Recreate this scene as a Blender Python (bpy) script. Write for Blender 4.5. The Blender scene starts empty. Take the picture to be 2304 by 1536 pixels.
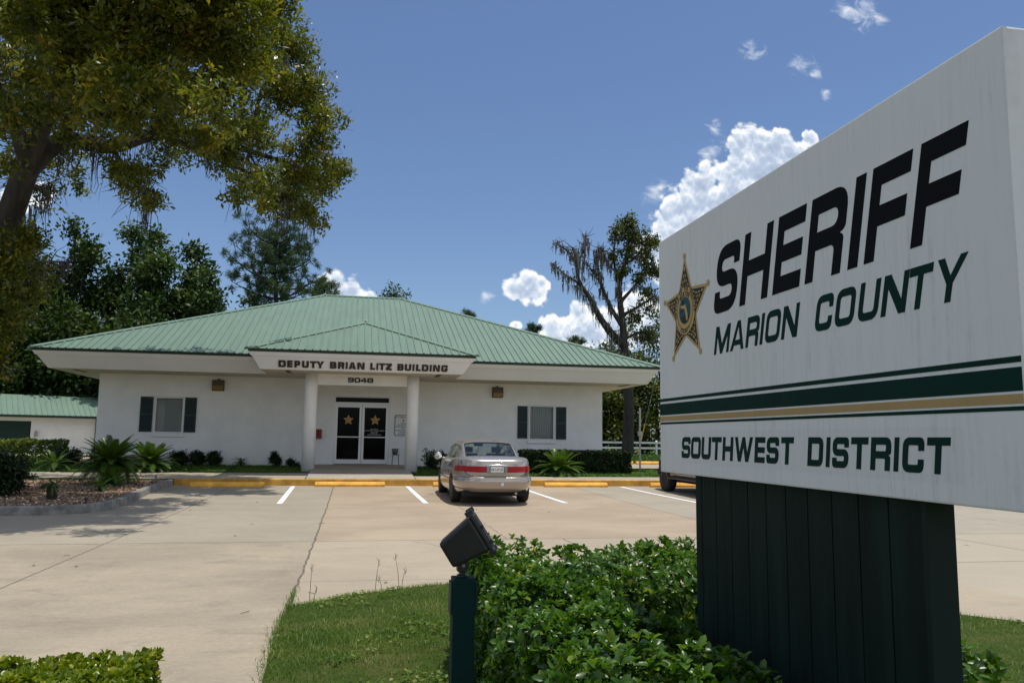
import bpy, math, random
import numpy as np
from mathutils import Matrix, Vector, Euler

R = math.radians
rng = np.random.default_rng(11)
rnd = random.Random(5)
S = bpy.context.scene
COL = S.collection

# ------------------------------------------------------------------ camera, sky, sun, exposure
cam_d = bpy.data.cameras.new('camera')
cam = bpy.data.objects.new('camera', cam_d)
COL.objects.link(cam)
cam_d.sensor_width = 36.0
cam_d.lens = 1785.1 / 2304 * 36.0
cam_d.clip_start = 0.05
cam_d.clip_end = 6000
rx, ry, rz = (0.98075, -0.19482, 0.01337), (0.03670, 0.11664, -0.99250), (0.19180, 0.97388, 0.12154)
m = Matrix.Identity(4)
for i in range(3):
    m[i][0] = rx[i]; m[i][1] = -ry[i]; m[i][2] = -rz[i]
m.translation = (0, 0, 1.5)
cam.matrix_world = m
S.camera = cam

SUN = Vector((0.17, 0.035, 0.985)).normalized()
sd = bpy.data.lights.new('sun', 'SUN')
sd.energy = 3.3
sd.angle = R(0.53)
sd.color = (1.0, 0.945, 0.865)
sun = bpy.data.objects.new('sun', sd)
sun.rotation_euler = SUN.to_track_quat('Z', 'Y').to_euler()
sun.location = (20, 0, 60)
COL.objects.link(sun)

S.view_settings.view_transform = 'Standard'
S.view_settings.look = 'None'
S.view_settings.exposure = 0.27
S.view_settings.gamma = 1.0
S.render.engine = 'CYCLES'
S.cycles.max_bounces = 8
S.cycles.transparent_max_bounces = 12


class NT:
    """small helper for writing node trees"""
    def __init__(s, tree):
        s.t = tree; s.n = tree.nodes; s.l = tree.links

    def put(s, sock, v):
        if isinstance(v, bpy.types.NodeSocket):
            s.l.new(v, sock)
        elif v is not None:
            if sock.type == 'RGBA' and len(v) == 3:
                v = (*v, 1)
            sock.default_value = v

    def math(s, op, a, b=None, c=None, clamp=False):
        n = s.n.new('ShaderNodeMath'); n.operation = op; n.use_clamp = clamp
        s.put(n.inputs[0], a)
        if b is not None: s.put(n.inputs[1], b)
        if c is not None: s.put(n.inputs[2], c)
        return n.outputs[0]

    def mix(s, f, a, b, blend='MIX'):
        n = s.n.new('ShaderNodeMix'); n.data_type = 'RGBA'; n.blend_type = blend
        s.put(n.inputs[0], f); s.put(n.inputs[6], a); s.put(n.inputs[7], b)
        return n.outputs[2]

    def noise(s, vec, scale, detail=4.0, rough=0.55, dist=0.0):
        n = s.n.new('ShaderNodeTexNoise')
        if vec is not None: s.put(n.inputs['Vector'], vec)
        n.inputs['Scale'].default_value = scale
        n.inputs['Detail'].default_value = detail
        n.inputs['Roughness'].default_value = rough
        n.inputs['Distortion'].default_value = dist
        return n.outputs[0]

    def ramp(s, f, stops, interp='LINEAR'):
        n = s.n.new('ShaderNodeValToRGB'); n.color_ramp.interpolation = interp
        e = n.color_ramp.elements
        while len(e) < len(stops): e.new(0.5)
        for k, (p, c) in zip(e, stops):
            k.position = p; k.color = (*c, 1) if len(c) == 3 else c
        s.put(n.inputs[0], f)
        return n.outputs[0]

    def step(s, f, a, b):
        n = s.n.new('ShaderNodeMapRange'); n.interpolation_type = 'SMOOTHSTEP'
        s.put(n.inputs[0], f); n.inputs[1].default_value = a; n.inputs[2].default_value = b
        return n.outputs[0]

    def coords(s):
        return s.n.new('ShaderNodeTexCoord').outputs['Object']

    def pos(s):
        return s.n.new('ShaderNodeNewGeometry').outputs['Position']

    def xyz(s, v):
        n = s.n.new('ShaderNodeSeparateXYZ'); s.put(n.inputs[0], v)
        return n.outputs

    def comb(s, x, y, z):
        n = s.n.new('ShaderNodeCombineXYZ')
        for i, v in enumerate((x, y, z)): s.put(n.inputs[i], v)
        return n.outputs[0]

    def vscale(s, v, k):
        n = s.n.new('ShaderNodeVectorMath'); n.operation = 'MULTIPLY'
        s.put(n.inputs[0], v); n.inputs[1].default_value = k
        return n.outputs[0]

    def bump(s, h, strength, dist=0.01):
        n = s.n.new('ShaderNodeBump'); s.put(n.inputs['Height'], h)
        n.inputs['Strength'].default_value = strength; n.inputs['Distance'].default_value = dist
        return n.outputs[0]


# sky: Nishita air with the cumulus of the day, placed by direction on the sky dome
W = bpy.data.worlds.new('World')
S.world = W
W.use_nodes = True
w = NT(W.node_tree)
w.n.clear()
wo = w.n.new('ShaderNodeOutputWorld')
bg = w.n.new('ShaderNodeBackground')
sky = w.n.new('ShaderNodeTexSky')
sky.sky_type = 'NISHITA'
sky.sun_disc = False
sky.sun_elevation = math.asin(SUN.z)
sky.sun_rotation = math.atan2(SUN.x, SUN.y)
sky.air_density = 1.0
sky.dust_density = 0.6
sky.ozone_density = 2.2
SKY = 0.078
d = w.n.new('ShaderNodeTexCoord').outputs['Generated']
dx, dy, dz = w.xyz(d)
yy = w.math('MAXIMUM', dy, 0.05)
cu = w.math('DIVIDE', dx, yy)
cv = w.math('DIVIDE', dz, yy)
cvec = w.comb(cu, cv, 0.0)
front = w.step(dy, 0.05, 0.2)


def blobs(lst, off=0.0):
    acc = None
    for (a, b, r) in lst:
        ex = w.math('SUBTRACT', cu, a)
        ey = w.math('SUBTRACT', cv, b + off)
        dd = w.math('SQRT', w.math('ADD', w.math('MULTIPLY', ex, ex), w.math('MULTIPLY', ey, ey)))
        v = w.math('SUBTRACT', 1.0, w.math('DIVIDE', dd, r))
        acc = v if acc is None else w.math('SMOOTH_MAX', acc, v, 0.25)
    return acc


CUM = [(0.388, 0.262, 0.030), (0.412, 0.292, 0.036), (0.440, 0.318, 0.040), (0.462, 0.345, 0.036), (0.490, 0.325, 0.070), (0.502, 0.378, 0.046), (0.525, 0.405, 0.036), (0.548, 0.424, 0.032),
       (0.575, 0.420, 0.034), (0.603, 0.410, 0.028), (0.632, 0.436, 0.015), (0.5659, 0.372, 0.070), (0.46, 0.26, 0.060), (0.42, 0.24, 0.05),
       (0.2215, 0.198, 0.026), (0.203, 0.194, 0.018), (0.238, 0.203, 0.016), (0.258, 0.138, 0.026), (0.282, 0.143, 0.030), (0.3034, 0.139, 0.028), (0.288, 0.163, 0.020), (0.338, 0.145, 0.034), (0.372, 0.185, 0.032), (0.39, 0.15, 0.04),
       (-0.008, 0.176, 0.026), (-0.030, 0.182, 0.022), (0.012, 0.170, 0.014), (0.2013, 0.146, 0.010), (-0.372, 0.278, 0.015), (-0.40, 0.268, 0.018)]
WISP = [(0.726, 0.6405, 0.030), (0.70, 0.643, 0.022), (0.752, 0.632, 0.016), (0.6203, 0.5482, 0.018), (0.645, 0.54, 0.012), (0.6604, 0.508, 0.011), (0.482, 0.408, 0.018),
        (0.471, 0.40, 0.012), (0.3953, 0.337, 0.020), (0.402, 0.345, 0.013), (0.4857, 0.4377, 0.014), (0.16, 0.18, 0.010), (0.545, 0.56, 0.018)]


def billow(off):
    """cauliflower field: rounded bumps at three sizes"""
    v = w.comb(cu, w.math('ADD', cv, off), 0.0)
    wob = w.noise(v, 16.0, 4.0, 0.55)
    wv = w.n.new('ShaderNodeVectorMath'); wv.operation = 'ADD'
    w.put(wv.inputs[0], v); w.put(wv.inputs[1], w.comb(w.math('MULTIPLY', wob, 0.016), w.math('MULTIPLY', w.noise(v, 19.0, 3.0, 0.5), 0.016), 0.0))
    acc = None
    for sc, am in ((24.0, 1.0), (52.0, .55), (105.0, .30), (210.0, .14)):
        n = w.n.new('ShaderNodeTexVoronoi'); n.voronoi_dimensions = '2D'; n.feature = 'F1'
        w.put(n.inputs['Vector'], wv.outputs[0]); n.inputs['Scale'].default_value = sc
        q = w.math('MULTIPLY', w.math('SUBTRACT', 0.30, w.math('MULTIPLY', w.math('MULTIPLY', n.outputs['Distance'], n.outputs['Distance']), 1.5)), am)
        acc = q if acc is None else w.math('ADD', acc, q)
    return acc


n2 = w.noise(cvec, 9.0, 4.0, 0.55)
f0 = billow(0.0); f1 = billow(0.007)
mb = blobs(CUM)
lump = w.math('MULTIPLY', w.math('SUBTRACT', n2, 0.5), 0.9)
dens = w.math('ADD', w.math('ADD', w.math('MULTIPLY', mb, 1.9), lump), w.math('SUBTRACT', w.math('MULTIPLY', f0, 0.95), 0.06))
ac = w.step(dens, -0.08, 0.46)
nw = w.noise(w.vscale(cvec, (1.0, 1.7, 1.0)), 30.0, 8.0, 0.62, 0.6)
wd = w.math('ADD', blobs(WISP), w.math('MULTIPLY', w.math('SUBTRACT', nw, 0.52), 3.2))
aw = w.math('MULTIPLY', w.step(wd, -0.15, 1.5), 0.72)
shade = w.math('ADD', w.math('MULTIPLY', w.math('SUBTRACT', f0, f1), 0.8), 0.82)
shade = w.math('SUBTRACT', shade, w.math('MULTIPLY', w.step(dens, 0.30, 1.7), 0.50))
shade = w.math('ADD', shade, w.math('MULTIPLY', w.math('SUBTRACT', n2, 0.5), 0.8))
ccol = w.ramp(w.math('MAXIMUM', w.math('MINIMUM', shade, 1.0), 0.0), [(0.0, (0.33, 0.41, 0.55)), (0.4, (0.43, 0.51, 0.64)), (0.75, (0.66, 0.72, 0.80)), (1.0, (0.90, 0.90, 0.90))])
al = w.math('MULTIPLY', w.math('MAXIMUM', ac, aw), front)
for nd in w.n:
    if nd.type == 'TEX_NOISE': nd.noise_dimensions = '2D'
# unseen clouds added to lift the fill light (behind and beside the camera)
nb = w.noise(d, 3.2, 3.0, 0.55)
back = w.math('MULTIPLY', w.step(nb, 0.44, 0.58), w.math('MULTIPLY', w.step(dy, 0.50, 0.25), w.step(dz, 0.0, 0.06)))
skyc = w.vscale(sky.outputs[0], (SKY * .95, SKY * 1.03, SKY * 1.16))      # slightly cleaner blue than the default air
w.put(bg.inputs['Color'], w.mix(back, w.mix(al, skyc, ccol), (0.80, 0.84, 0.90)))
bg.inputs['Strength'].default_value = 1.0
w.l.new(bg.outputs[0], wo.inputs[0])


# ------------------------------------------------------------------ mesh helpers
def mesh_np(name, V, faces, mats=(), smooth=False, matidx=None):
    me = bpy.data.meshes.new(name)
    V = np.asarray(V, dtype=np.float32)
    me.vertices.add(len(V)); me.vertices.foreach_set('co', V.ravel())
    faces = [np.asarray(f, dtype=np.int32) for f in faces if len(f)]
    nl = sum(f.size for f in faces); nf = sum(len(f) for f in faces)
    me.loops.add(nl); me.polygons.add(nf)
    me.loops.foreach_set('vertex_index', np.concatenate([f.ravel() for f in faces]))
    st = np.concatenate([np.full(len(f), f.shape[1], dtype=np.int32) for f in faces])
    me.polygons.foreach_set('loop_start', np.concatenate([[0], np.cumsum(st)[:-1]]).astype(np.int32))
    if matidx is not None:
        me.polygons.foreach_set('material_index', np.asarray(matidx, dtype=np.int32))
    for mm in mats: me.materials.append(mm)
    me.update(calc_edges=True)
    if smooth:
        me.polygons.foreach_set('use_smooth', np.ones(nf, dtype=bool))
    return me


class MB:
    """collects simple shapes into ONE mesh"""
    def __init__(s):
        s.v = []; s.f = []

    def add(s, vs, fs):
        o = len(s.v); s.v += [tuple(p) for p in vs]; s.f += [tuple(i + o for i in f) for f in fs]
        return s

    def box(s, x0, x1, y0, y1, z0, z1):
        return s.add([(x0, y0, z0), (x1, y0, z0), (x1, y1, z0), (x0, y1, z0), (x0, y0, z1), (x1, y0, z1), (x1, y1, z1), (x0, y1, z1)],
                     [(0, 3, 2, 1), (4, 5, 6, 7), (0, 1, 5, 4), (1, 2, 6, 5), (2, 3, 7, 6), (3, 0, 4, 7)])

    def obox(s, M, x0, x1, y0, y1, z0, z1):
        b = MB().box(x0, x1, y0, y1, z0, z1)
        return s.add([M @ Vector(p) for p in b.v], b.f)

    def quad(s, *p):
        return s.add(p, [tuple(range(len(p)))])

    def prism(s, poly, a, b, fn):
        """poly of 2D points swept from a to b; fn(u, v, w) gives the 3D point"""
        n = len(poly)
        vs = [fn(u, v, a) for u, v in poly] + [fn(u, v, b) for u, v in poly]
        fs = [tuple(range(n))[::-1], tuple(range(n, 2 * n))] + [(i, (i + 1) % n, n + (i + 1) % n, n + i) for i in range(n)]
        return s.add(vs, fs)

    def tube(s, pts, rad, k=8, cap=True):
        pts = [Vector(p) for p in pts]
        if not isinstance(rad, (list, tuple)): rad = [rad] * len(pts)
        vs = []; fs = []
        ref = Vector((0.31, 0.17, 0.93)).normalized()
        for i, p in enumerate(pts):
            t = (pts[min(i + 1, len(pts) - 1)] - pts[max(i - 1, 0)]).normalized()
            a = t.cross(ref)
            if a.length < 1e-3: a = t.cross(Vector((1, 0, 0)))
            a.normalize(); b = t.cross(a)
            for j in range(k):
                an = 2 * math.pi * j / k
                vs.append(p + (a * math.cos(an) + b * math.sin(an)) * rad[i])
        for i in range(len(pts) - 1):
            for j in range(k):
                fs.append((i * k + j, i * k + (j + 1) % k, (i + 1) * k + (j + 1) % k, (i + 1) * k + j))
        if cap:
            fs.append(tuple(range(k))); fs.append(tuple(range((len(pts) - 1) * k, len(pts) * k))[::-1])
        return s.add(vs, fs)

    def lathe(s, prof, c, k=24, axis='z'):
        vs = []; fs = []
        for (r, h) in prof:
            for j in range(k):
                an = 2 * math.pi * j / k
                if axis == 'z': vs.append((c[0] + r * math.cos(an), c[1] + r * math.sin(an), c[2] + h))
                elif axis == 'x': vs.append((c[0] + h, c[1] + r * math.cos(an), c[2] + r * math.sin(an)))
                else: vs.append((c[0] + r * math.cos(an), c[1] + h, c[2] + r * math.sin(an)))
        for i in range(len(prof) - 1):
            for j in range(k):
                fs.append((i * k + j, i * k + (j + 1) % k, (i + 1) * k + (j + 1) % k, (i + 1) * k + j))
        fs.append(tuple(range(k))[::-1]); fs.append(tuple(range((len(prof) - 1) * k, len(prof) * k)))
        return s.add(vs, fs)

    def mesh(s, name, mat=None, smooth=False, bevel=0.0, recalc=True):
        me = bpy.data.meshes.new(name)
        me.from_pydata([tuple(p) for p in s.v], [], s.f)
        if recalc or bevel:
            import bmesh
            bm = bmesh.new(); bm.from_mesh(me)
            if recalc: bmesh.ops.recalc_face_normals(bm, faces=bm.faces)
            if bevel:
                bmesh.ops.bevel(bm, geom=[e for e in bm.edges if len(e.link_faces) == 2 and e.calc_face_angle(0) > 0.6], offset=bevel, segments=2, profile=0.6, affect='EDGES')
            bm.to_mesh(me); bm.free()
        if mat: me.materials.append(mat)
        if smooth:
            for p in me.polygons: p.use_smooth = True
        return me


def tag(o, label, cat, group=None, kind=None):
    if label: o['label'] = label
    if cat: o['category'] = cat
    if group: o['group'] = group
    if kind: o['kind'] = kind
    return o


def thing(name, label, cat, loc=(0, 0, 0), group=None, rotz=0.0):
    o = bpy.data.objects.new(name, None)
    o.empty_display_size = 0.2
    o.location = loc; o.rotation_euler = (0, 0, rotz)
    COL.objects.link(o)
    return tag(o, label, cat, group)


def root_loc(o):
    v = Vector((0, 0, 0))
    while o is not None:
        v += o.location; o = o.parent
    return v


def part(name, me, parent, world=True, label=None):
    """world=True: mesh given in world coordinates (parents carry only a translation)"""
    if world:
        me.transform(Matrix.Translation(-root_loc(parent)))
    o = bpy.data.objects.new(name, me)
    COL.objects.link(o); o.parent = parent
    if label: o['label'] = label
    return o


def solo(name, me, label, cat, group=None, kind=None):
    o = bpy.data.objects.new(name, me)
    COL.objects.link(o)
    return tag(o, label, cat, group, kind)


def struct(name, me):
    o = bpy.data.objects.new(name, me); COL.objects.link(o); o['kind'] = 'structure'
    return o


def dup(root, loc=None, rotz=None, label=None, scale=None):
    r = root.copy(); COL.objects.link(r)
    if loc is not None: r.location = loc
    if rotz is not None: r.rotation_euler = (0, 0, rotz)
    if scale is not None: r.scale = (scale,) * 3
    if label: r['label'] = label
    for ch in list(root.children):
        c = ch.copy(); COL.objects.link(c); c.parent = r
        for g in list(ch.children):
            q = g.copy(); COL.objects.link(q); q.parent = c
    return r


# ------------------------------------------------------------------ materials
def mat(name, col, rough=0.6, metal=0.0, spec=0.5, var=0.0, vscale=3.0, bump=0.0, bscale=60.0, coat=0.0, stretch=None):
    mm = bpy.data.materials.new(name); mm.use_nodes = True
    t = NT(mm.node_tree); b = t.n['Principled BSDF']
    b.inputs['Base Color'].default_value = (*col, 1)
    b.inputs['Roughness'].default_value = rough
    b.inputs['Metallic'].default_value = metal
    b.inputs['Specular IOR Level'].default_value = spec
    b.inputs['Coat Weight'].default_value = coat
    b.inputs['Coat Roughness'].default_value = 0.05
    if var or bump:
        v = t.coords()
        if stretch: v = t.vscale(v, stretch)
        if var:
            n = t.noise(v, vscale, 6.0, 0.6)
            f = t.step(n, 0.3, 0.72)
            t.put(b.inputs['Base Color'], t.mix(f, tuple(c * (1 - var) for c in col), tuple(min(1, c * (1 + var)) for c in col)))
        if bump:
            t.put(b.inputs['Normal'], t.bump(t.noise(v, bscale, 4.0), bump, 0.01))
    return mm


def leaf_mat(name, stops, rough=0.42, spec=0.35, trans=0.30, clump=0.5, nscale=0.9):
    """foliage: each leaf has its own tone, clumps differ a little in species colour"""
    mm = bpy.data.materials.new(name); mm.use_nodes = True
    t = NT(mm.node_tree); b = t.n['Principled BSDF']
    g = t.n.new('ShaderNodeNewGeometry')
    f = t.math('ADD', t.math('MULTIPLY', g.outputs['Random Per Island'], 1 - clump), t.math('MULTIPLY', t.step(t.noise(g.outputs['Position'], nscale, 3.0), 0.3, 0.7), clump))
    c = t.ramp(f, stops)
    t.put(b.inputs['Base Color'], c)
    b.inputs['Roughness'].default_value = rough
    b.inputs['Specular IOR Level'].default_value = spec
    tr = t.n.new('ShaderNodeBsdfTranslucent')
    t.put(tr.inputs['Color'], t.mix(1.0, c, (1.25, 1.3, 0.55), 'MULTIPLY'))
    mx = t.n.new('ShaderNodeMixShader'); mx.inputs[0].default_value = trans
    t.l.new(b.outputs[0], mx.inputs[1]); t.l.new(tr.outputs[0], mx.inputs[2])
    t.l.new(mx.outputs[0], t.n['Material Output'].inputs[0])
    return mm


def glass_mat(name, tint, clear, rough=0.02):
    mm = bpy.data.materials.new(name); mm.use_nodes = True
    t = NT(mm.node_tree); b = t.n['Principled BSDF']
    b.inputs['Base Color'].default_value = (0.004, 0.005, 0.005, 1)
    b.inputs['Roughness'].default_value = rough
    tp = t.n.new('ShaderNodeBsdfTransparent'); tp.inputs[0].default_value = (*tint, 1)
    mx = t.n.new('ShaderNodeMixShader'); mx.inputs[0].default_value = 1 - clear
    gl = t.n.new('ShaderNodeBsdfGlossy'); gl.inputs['Roughness'].default_value = rough
    fr = t.n.new('ShaderNodeFresnel'); fr.inputs[0].default_value = 1.5
    m2 = t.n.new('ShaderNodeMixShader')
    t.l.new(tp.outputs[0], mx.inputs[1]); t.l.new(b.outputs[0], mx.inputs[2])
    t.l.new(fr.outputs[0], m2.inputs[0]); t.l.new(mx.outputs[0], m2.inputs[1]); t.l.new(gl.outputs[0], m2.inputs[2])
    t.l.new(m2.outputs[0], t.n['Material Output'].inputs[0])
    return mm


def concrete_mat(name, lines=(), base=(0.325, 0.279, 0.206), slabs=True, stain=1.0):
    mm = bpy.data.materials.new(name); mm.use_nodes = True
    t = NT(mm.node_tree); b = t.n['Principled BSDF']
    p = t.pos(); x, y, z = t.xyz(p)
    big = t.noise(t.vscale(p, (0.55, 0.8, 1)), 0.8, 6.0, 0.62, 0.5)
    mid = t.noise(t.vscale(p, (0.8, 1.35, 1)), 2.1, 9.0, 0.70, 0.8)
    grain = t.noise(p, 21.0, 6.0, 0.72)
    fine = t.noise(p, 70.0, 6.0, 0.75)
    c = t.mix(t.step(big, 0.33, 0.68), tuple(v * 0.86 for v in base), tuple(v * 1.12 for v in base))
    c = t.mix(t.math('MULTIPLY', t.step(mid, 0.48, 0.72), 0.62 * stain), c, tuple(v * 0.62 for v in (base[0], base[1] * 0.99, base[2] * 1.04)))
    c = t.mix(t.math('MULTIPLY', t.step(mid, 0.46, 0.26), 0.62 * stain), c, (base[0] * 1.28, base[1] * 1.28, base[2] * 1.24))
    c = t.mix(t.math('MULTIPLY', t.step(fine, 0.42, 0.66), 0.40), c, tuple(v * 0.68 for v in base))
    c = t.mix(t.math('MULTIPLY', t.step(grain, 0.47, 0.70), 0.42), c, tuple(v * 0.66 for v in base))
    c = t.mix(t.math('MULTIPLY', t.step(grain, 0.47, 0.30), 0.34), c, tuple(v * 1.26 for v in base))
    if slabs:
        for (ox, oy, orr) in ((-0.1, 20.9, .55), (3.4, 20.2, .5), (6.6, 20.6, .6), (10.0, 20.4, .6), (-3.0, 20.8, .5), (1.8, 10.4, .8), (6.9, 14.6, .7)):
            ex = t.math('SUBTRACT', x, ox); ey = t.math('MULTIPLY', t.math('SUBTRACT', y, oy), .6)
            dd = t.math('ADD', t.math('SQRT', t.math('ADD', t.math('MULTIPLY', ex, ex), t.math('MULTIPLY', ey, ey))), t.math('MULTIPLY', t.math('SUBTRACT', mid, .5), 1.1))
            c = t.mix(t.math('MULTIPLY', t.step(dd, orr, orr * .25), .26), c, (0.13, 0.115, 0.095))
        tr = t.noise(t.vscale(p, (2.2, .12, 1)), 1.4, 4.0, .6)
        c = t.mix(t.math('MULTIPLY', t.math('MULTIPLY', t.step(tr, .58, .70), t.step(mid, .40, .62)), .22), c, (0.15, 0.135, 0.115))
        wx = t.math('ADD', x, t.math('MULTIPLY', t.math('SUBTRACT', mid, 0.5), 0.05))
        tan = t.math('MULTIPLY', t.math('MULTIPLY', t.step(wx, -0.52, -0.48), t.step(wx, 6.65, 6.55)), t.step(y, 12.0, 12.1))
        c = t.mix(t.math('MULTIPLY', t.step(wx, 6.55, 6.65), 0.4), c, (0.35, 0.325, 0.275))
        c = t.mix(t.math('MULTIPLY', tan, 0.55), c, t.mix(t.step(big, 0.3, 0.7), (0.33, 0.253, 0.175), (0.41, 0.322, 0.228)))
        tan2 = t.math('MULTIPLY', t.step(wx, -0.52, -0.48), t.step(y, 12.1, 12.0))
        c = t.mix(t.math('MULTIPLY', tan2, 0.35), c, (0.43, 0.365, 0.27))
        grey = t.math('MULTIPLY', t.step(wx, -0.48, -0.52), t.step(y, 12.0, 12.1))
        c = t.mix(t.math('MULTIPLY', grey, 0.4), c, (0.315, 0.288, 0.232))
    jn = t.noise(p, 3.5, 5.0, 0.7)
    jm = None
    for (ax, ay, bx, by, wd, wob) in lines:
        L = math.hypot(bx - ax, by - ay); nx, ny = -(by - ay) / L, (bx - ax) / L; tx, ty = (bx - ax) / L, (by - ay) / L
        dd = t.math('ADD', t.math('MULTIPLY', x, nx), t.math('MULTIPLY', y, ny))
        dd = t.math('SUBTRACT', dd, nx * ax + ny * ay)
        dd = t.math('ADD', dd, t.math('MULTIPLY', t.math('SUBTRACT', jn, 0.5), wob))
        al = t.math('SUBTRACT', t.math('ADD', t.math('MULTIPLY', x, tx), t.math('MULTIPLY', y, ty)), tx * ax + ty * ay)
        k = t.math('MULTIPLY', t.step(al, -0.02, 0.02), t.step(al, L + 0.02, L - 0.02))
        k = t.math('MULTIPLY', k, t.step(t.math('ABSOLUTE', dd), wd, wd * 0.45))
        jm = k if jm is None else t.math('MAXIMUM', jm, k)
    if jm is not None:
        c = t.mix(t.math('MULTIPLY', jm, t.math('ADD', 0.35, t.math('MULTIPLY', t.step(fine, 0.3, 0.6), 0.6))), c, (0.06, 0.055, 0.045))
    t.put(b.inputs['Base Color'], c)
    b.inputs['Roughness'].default_value = 0.85
    b.inputs['Specular IOR Level'].default_value = 0.25
    hh = t.math('ADD', t.math('MULTIPLY', fine, 0.4), mid)
    if jm is not None: hh = t.math('SUBTRACT', hh, t.math('MULTIPLY', jm, 2.0))
    t.put(b.inputs['Normal'], t.bump(hh, 0.25, 0.01))
    return mm


def ground_mat(name, stops, scale=1.2):
    mm = bpy.data.materials.new(name); mm.use_nodes = True
    t = NT(mm.node_tree); b = t.n['Principled BSDF']
    p = t.pos()
    f = t.math('ADD', t.math('MULTIPLY', t.noise(p, scale, 6.0, 0.65), 0.65), t.math('MULTIPLY', t.noise(p, scale * 40, 4.0, 0.7), 0.35))
    t.put(b.inputs['Base Color'], t.ramp(f, stops))
    b.inputs['Roughness'].default_value = 0.95
    b.inputs['Specular IOR Level'].default_value = 0.1
    t.put(b.inputs['Normal'], t.bump(t.noise(p, 55.0, 4.0), 0.7, 0.03))
    return mm


def sign_mat():
    """white enamel paint with rain streaks and faint dirt"""
    mm = bpy.data.materials.new('sign_white'); mm.use_nodes = True
    t = NT(mm.node_tree); b = t.n['Principled BSDF']
    p = t.pos(); x, y, z = t.xyz(p)
    st = t.noise(t.vscale(p, (1, 26, 1.3)), 2.0, 6.0, 0.7)
    blot = t.noise(t.vscale(p, (1, 1.1, 0.8)), 1.9, 4.0, 0.55)
    grit = t.noise(t.vscale(p, (1, 1, 0.5)), 45.0, 6.0, 0.75)
    spot = t.noise(p, 24.0, 2.0, 0.5)
    f = t.math('MULTIPLY', t.step(st, 0.44, 0.72), t.step(blot, 0.36, 0.58))
    f = t.math('MULTIPLY', f, t.math('ADD', 0.25, t.math('MULTIPLY', t.step(grit, 0.35, 0.7), 0.75)))
    c = t.mix(t.math('MULTIPLY', f, 0.5), (0.735, 0.73, 0.715), (0.40, 0.39, 0.38))
    c = t.mix(t.math('MULTIPLY', t.step(blot, 0.62, 0.8), 0.12), c, (0.66, 0.62, 0.54))
    c = t.mix(t.math('MULTIPLY', t.step(spot, 0.80, 0.84), 0.6), c, (0.25, 0.24, 0.22))
    # ghost of an older name under the lower line
    gh = t.math('MULTIPLY', t.math('MULTIPLY', t.step(z, 1.385, 1.395), t.step(z, 1.555, 1.545)), t.math('MULTIPLY', t.step(y, 3.9, 3.7), t.step(y, 1.90, 1.93)))
    c = t.mix(t.math('MULTIPLY', gh, 0.13), c, (0.45, 0.44, 0.44))
    t.put(b.inputs['Base Color'], c)
    b.inputs['Roughness'].default_value = 0.5
    t.put(b.inputs['Normal'], t.bump(t.noise(t.vscale(p, (1, 1, 0.15)), 90.0, 4.0), 0.06, 0.004))
    return mm


M = {}
M['wall'] = mat('stucco_white', (0.79, 0.785, 0.775), 0.85, var=0.05, vscale=1.3, bump=0.55, bscale=38.0, spec=0.2)
M['fascia'] = mat('fascia_white', (0.72, 0.72, 0.705), 0.75, var=0.04, vscale=0.7, bump=0.1, bscale=50)
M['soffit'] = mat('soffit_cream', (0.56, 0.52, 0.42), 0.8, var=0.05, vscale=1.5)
M['vent'] = mat('vent_brown', (0.10, 0.075, 0.05), 0.8)
M['roof'] = mat('roof_green_metal', (0.138, 0.214, 0.162), 0.5, var=0.07, vscale=1.2, spec=0.35, stretch=(4, 0.35, 1))
M['roofdark'] = mat('roof_edge_green', (0.012, 0.03, 0.022), 0.55)
M['white'] = mat('white_frame', (0.66, 0.66, 0.65), 0.5, var=0.03)
M['alu'] = mat('aluminium_frame', (0.62, 0.63, 0.64), 0.35, metal=0.25)
M['dgreen'] = mat('dark_green_paint', (0.008, 0.030, 0.024), 0.55, var=0.15, vscale=6, spec=0.3)
M['shutter'] = mat('shutter_green', (0.006, 0.022, 0.024), 0.55)
M['blind'] = mat('blind_fabric', (0.74, 0.75, 0.76), 0.8)
M['dark'] = mat('dark_void', (0.01, 0.01, 0.01), 0.9)
M['glass'] = glass_mat('window_glass', (0.82, 0.86, 0.84), 0.85)
M['doorglass'] = mat('door_glass', (0.004, 0.004, 0.005), 0.05, spec=0.06)
M['carglass'] = glass_mat('car_glass', (0.70, 0.84, 0.80), 0.92)
M['black'] = mat('black_lettering', (0.0035, 0.0035, 0.0045), 0.6, spec=.12)
M['brownletter'] = mat('building_lettering', (0.022, 0.013, 0.010), 0.5)
M['signgreen'] = mat('sign_green', (0.0015, 0.026, 0.019), 0.6, var=0.12, vscale=5, spec=.12)
M['gold'] = mat('sign_gold', (0.42, 0.285, 0.125), 0.6, spec=.2, var=0.05, vscale=8)
M['goldstar'] = mat('badge_gold', (0.50, 0.33, 0.12), 0.5)
M['teal'] = mat('badge_teal', (0.005, 0.075, 0.10), 0.5)
M['blackink'] = mat('badge_black', (0.012, 0.010, 0.008), 0.5)
M['signwhite'] = sign_mat()
M['yellow'] = mat('yellow_road_paint', (0.86, 0.43, 0.055), 0.7, var=0.2, vscale=5, bump=0.25, bscale=40)
M['line'] = mat('white_road_paint', (0.74, 0.75, 0.76), 0.7, var=0.1, vscale=7, bump=0.15)
M['plasticblack'] = mat('floodlight_black', (0.015, 0.017, 0.018), 0.38, var=0.15, vscale=12)
M['bark'] = mat('bark', (0.036, 0.031, 0.026), 0.95, var=0.4, vscale=6, bump=1.0, bscale=22, stretch=(1, 1, 0.25))
M['palmtrunk'] = mat('palm_trunk', (0.025, 0.018, 0.012), 0.95, var=0.4, vscale=12, bump=1.0, bscale=30)
M['moss'] = mat('spanish_moss', (0.105, 0.10, 0.085), 0.95, var=0.3, vscale=2)
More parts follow.
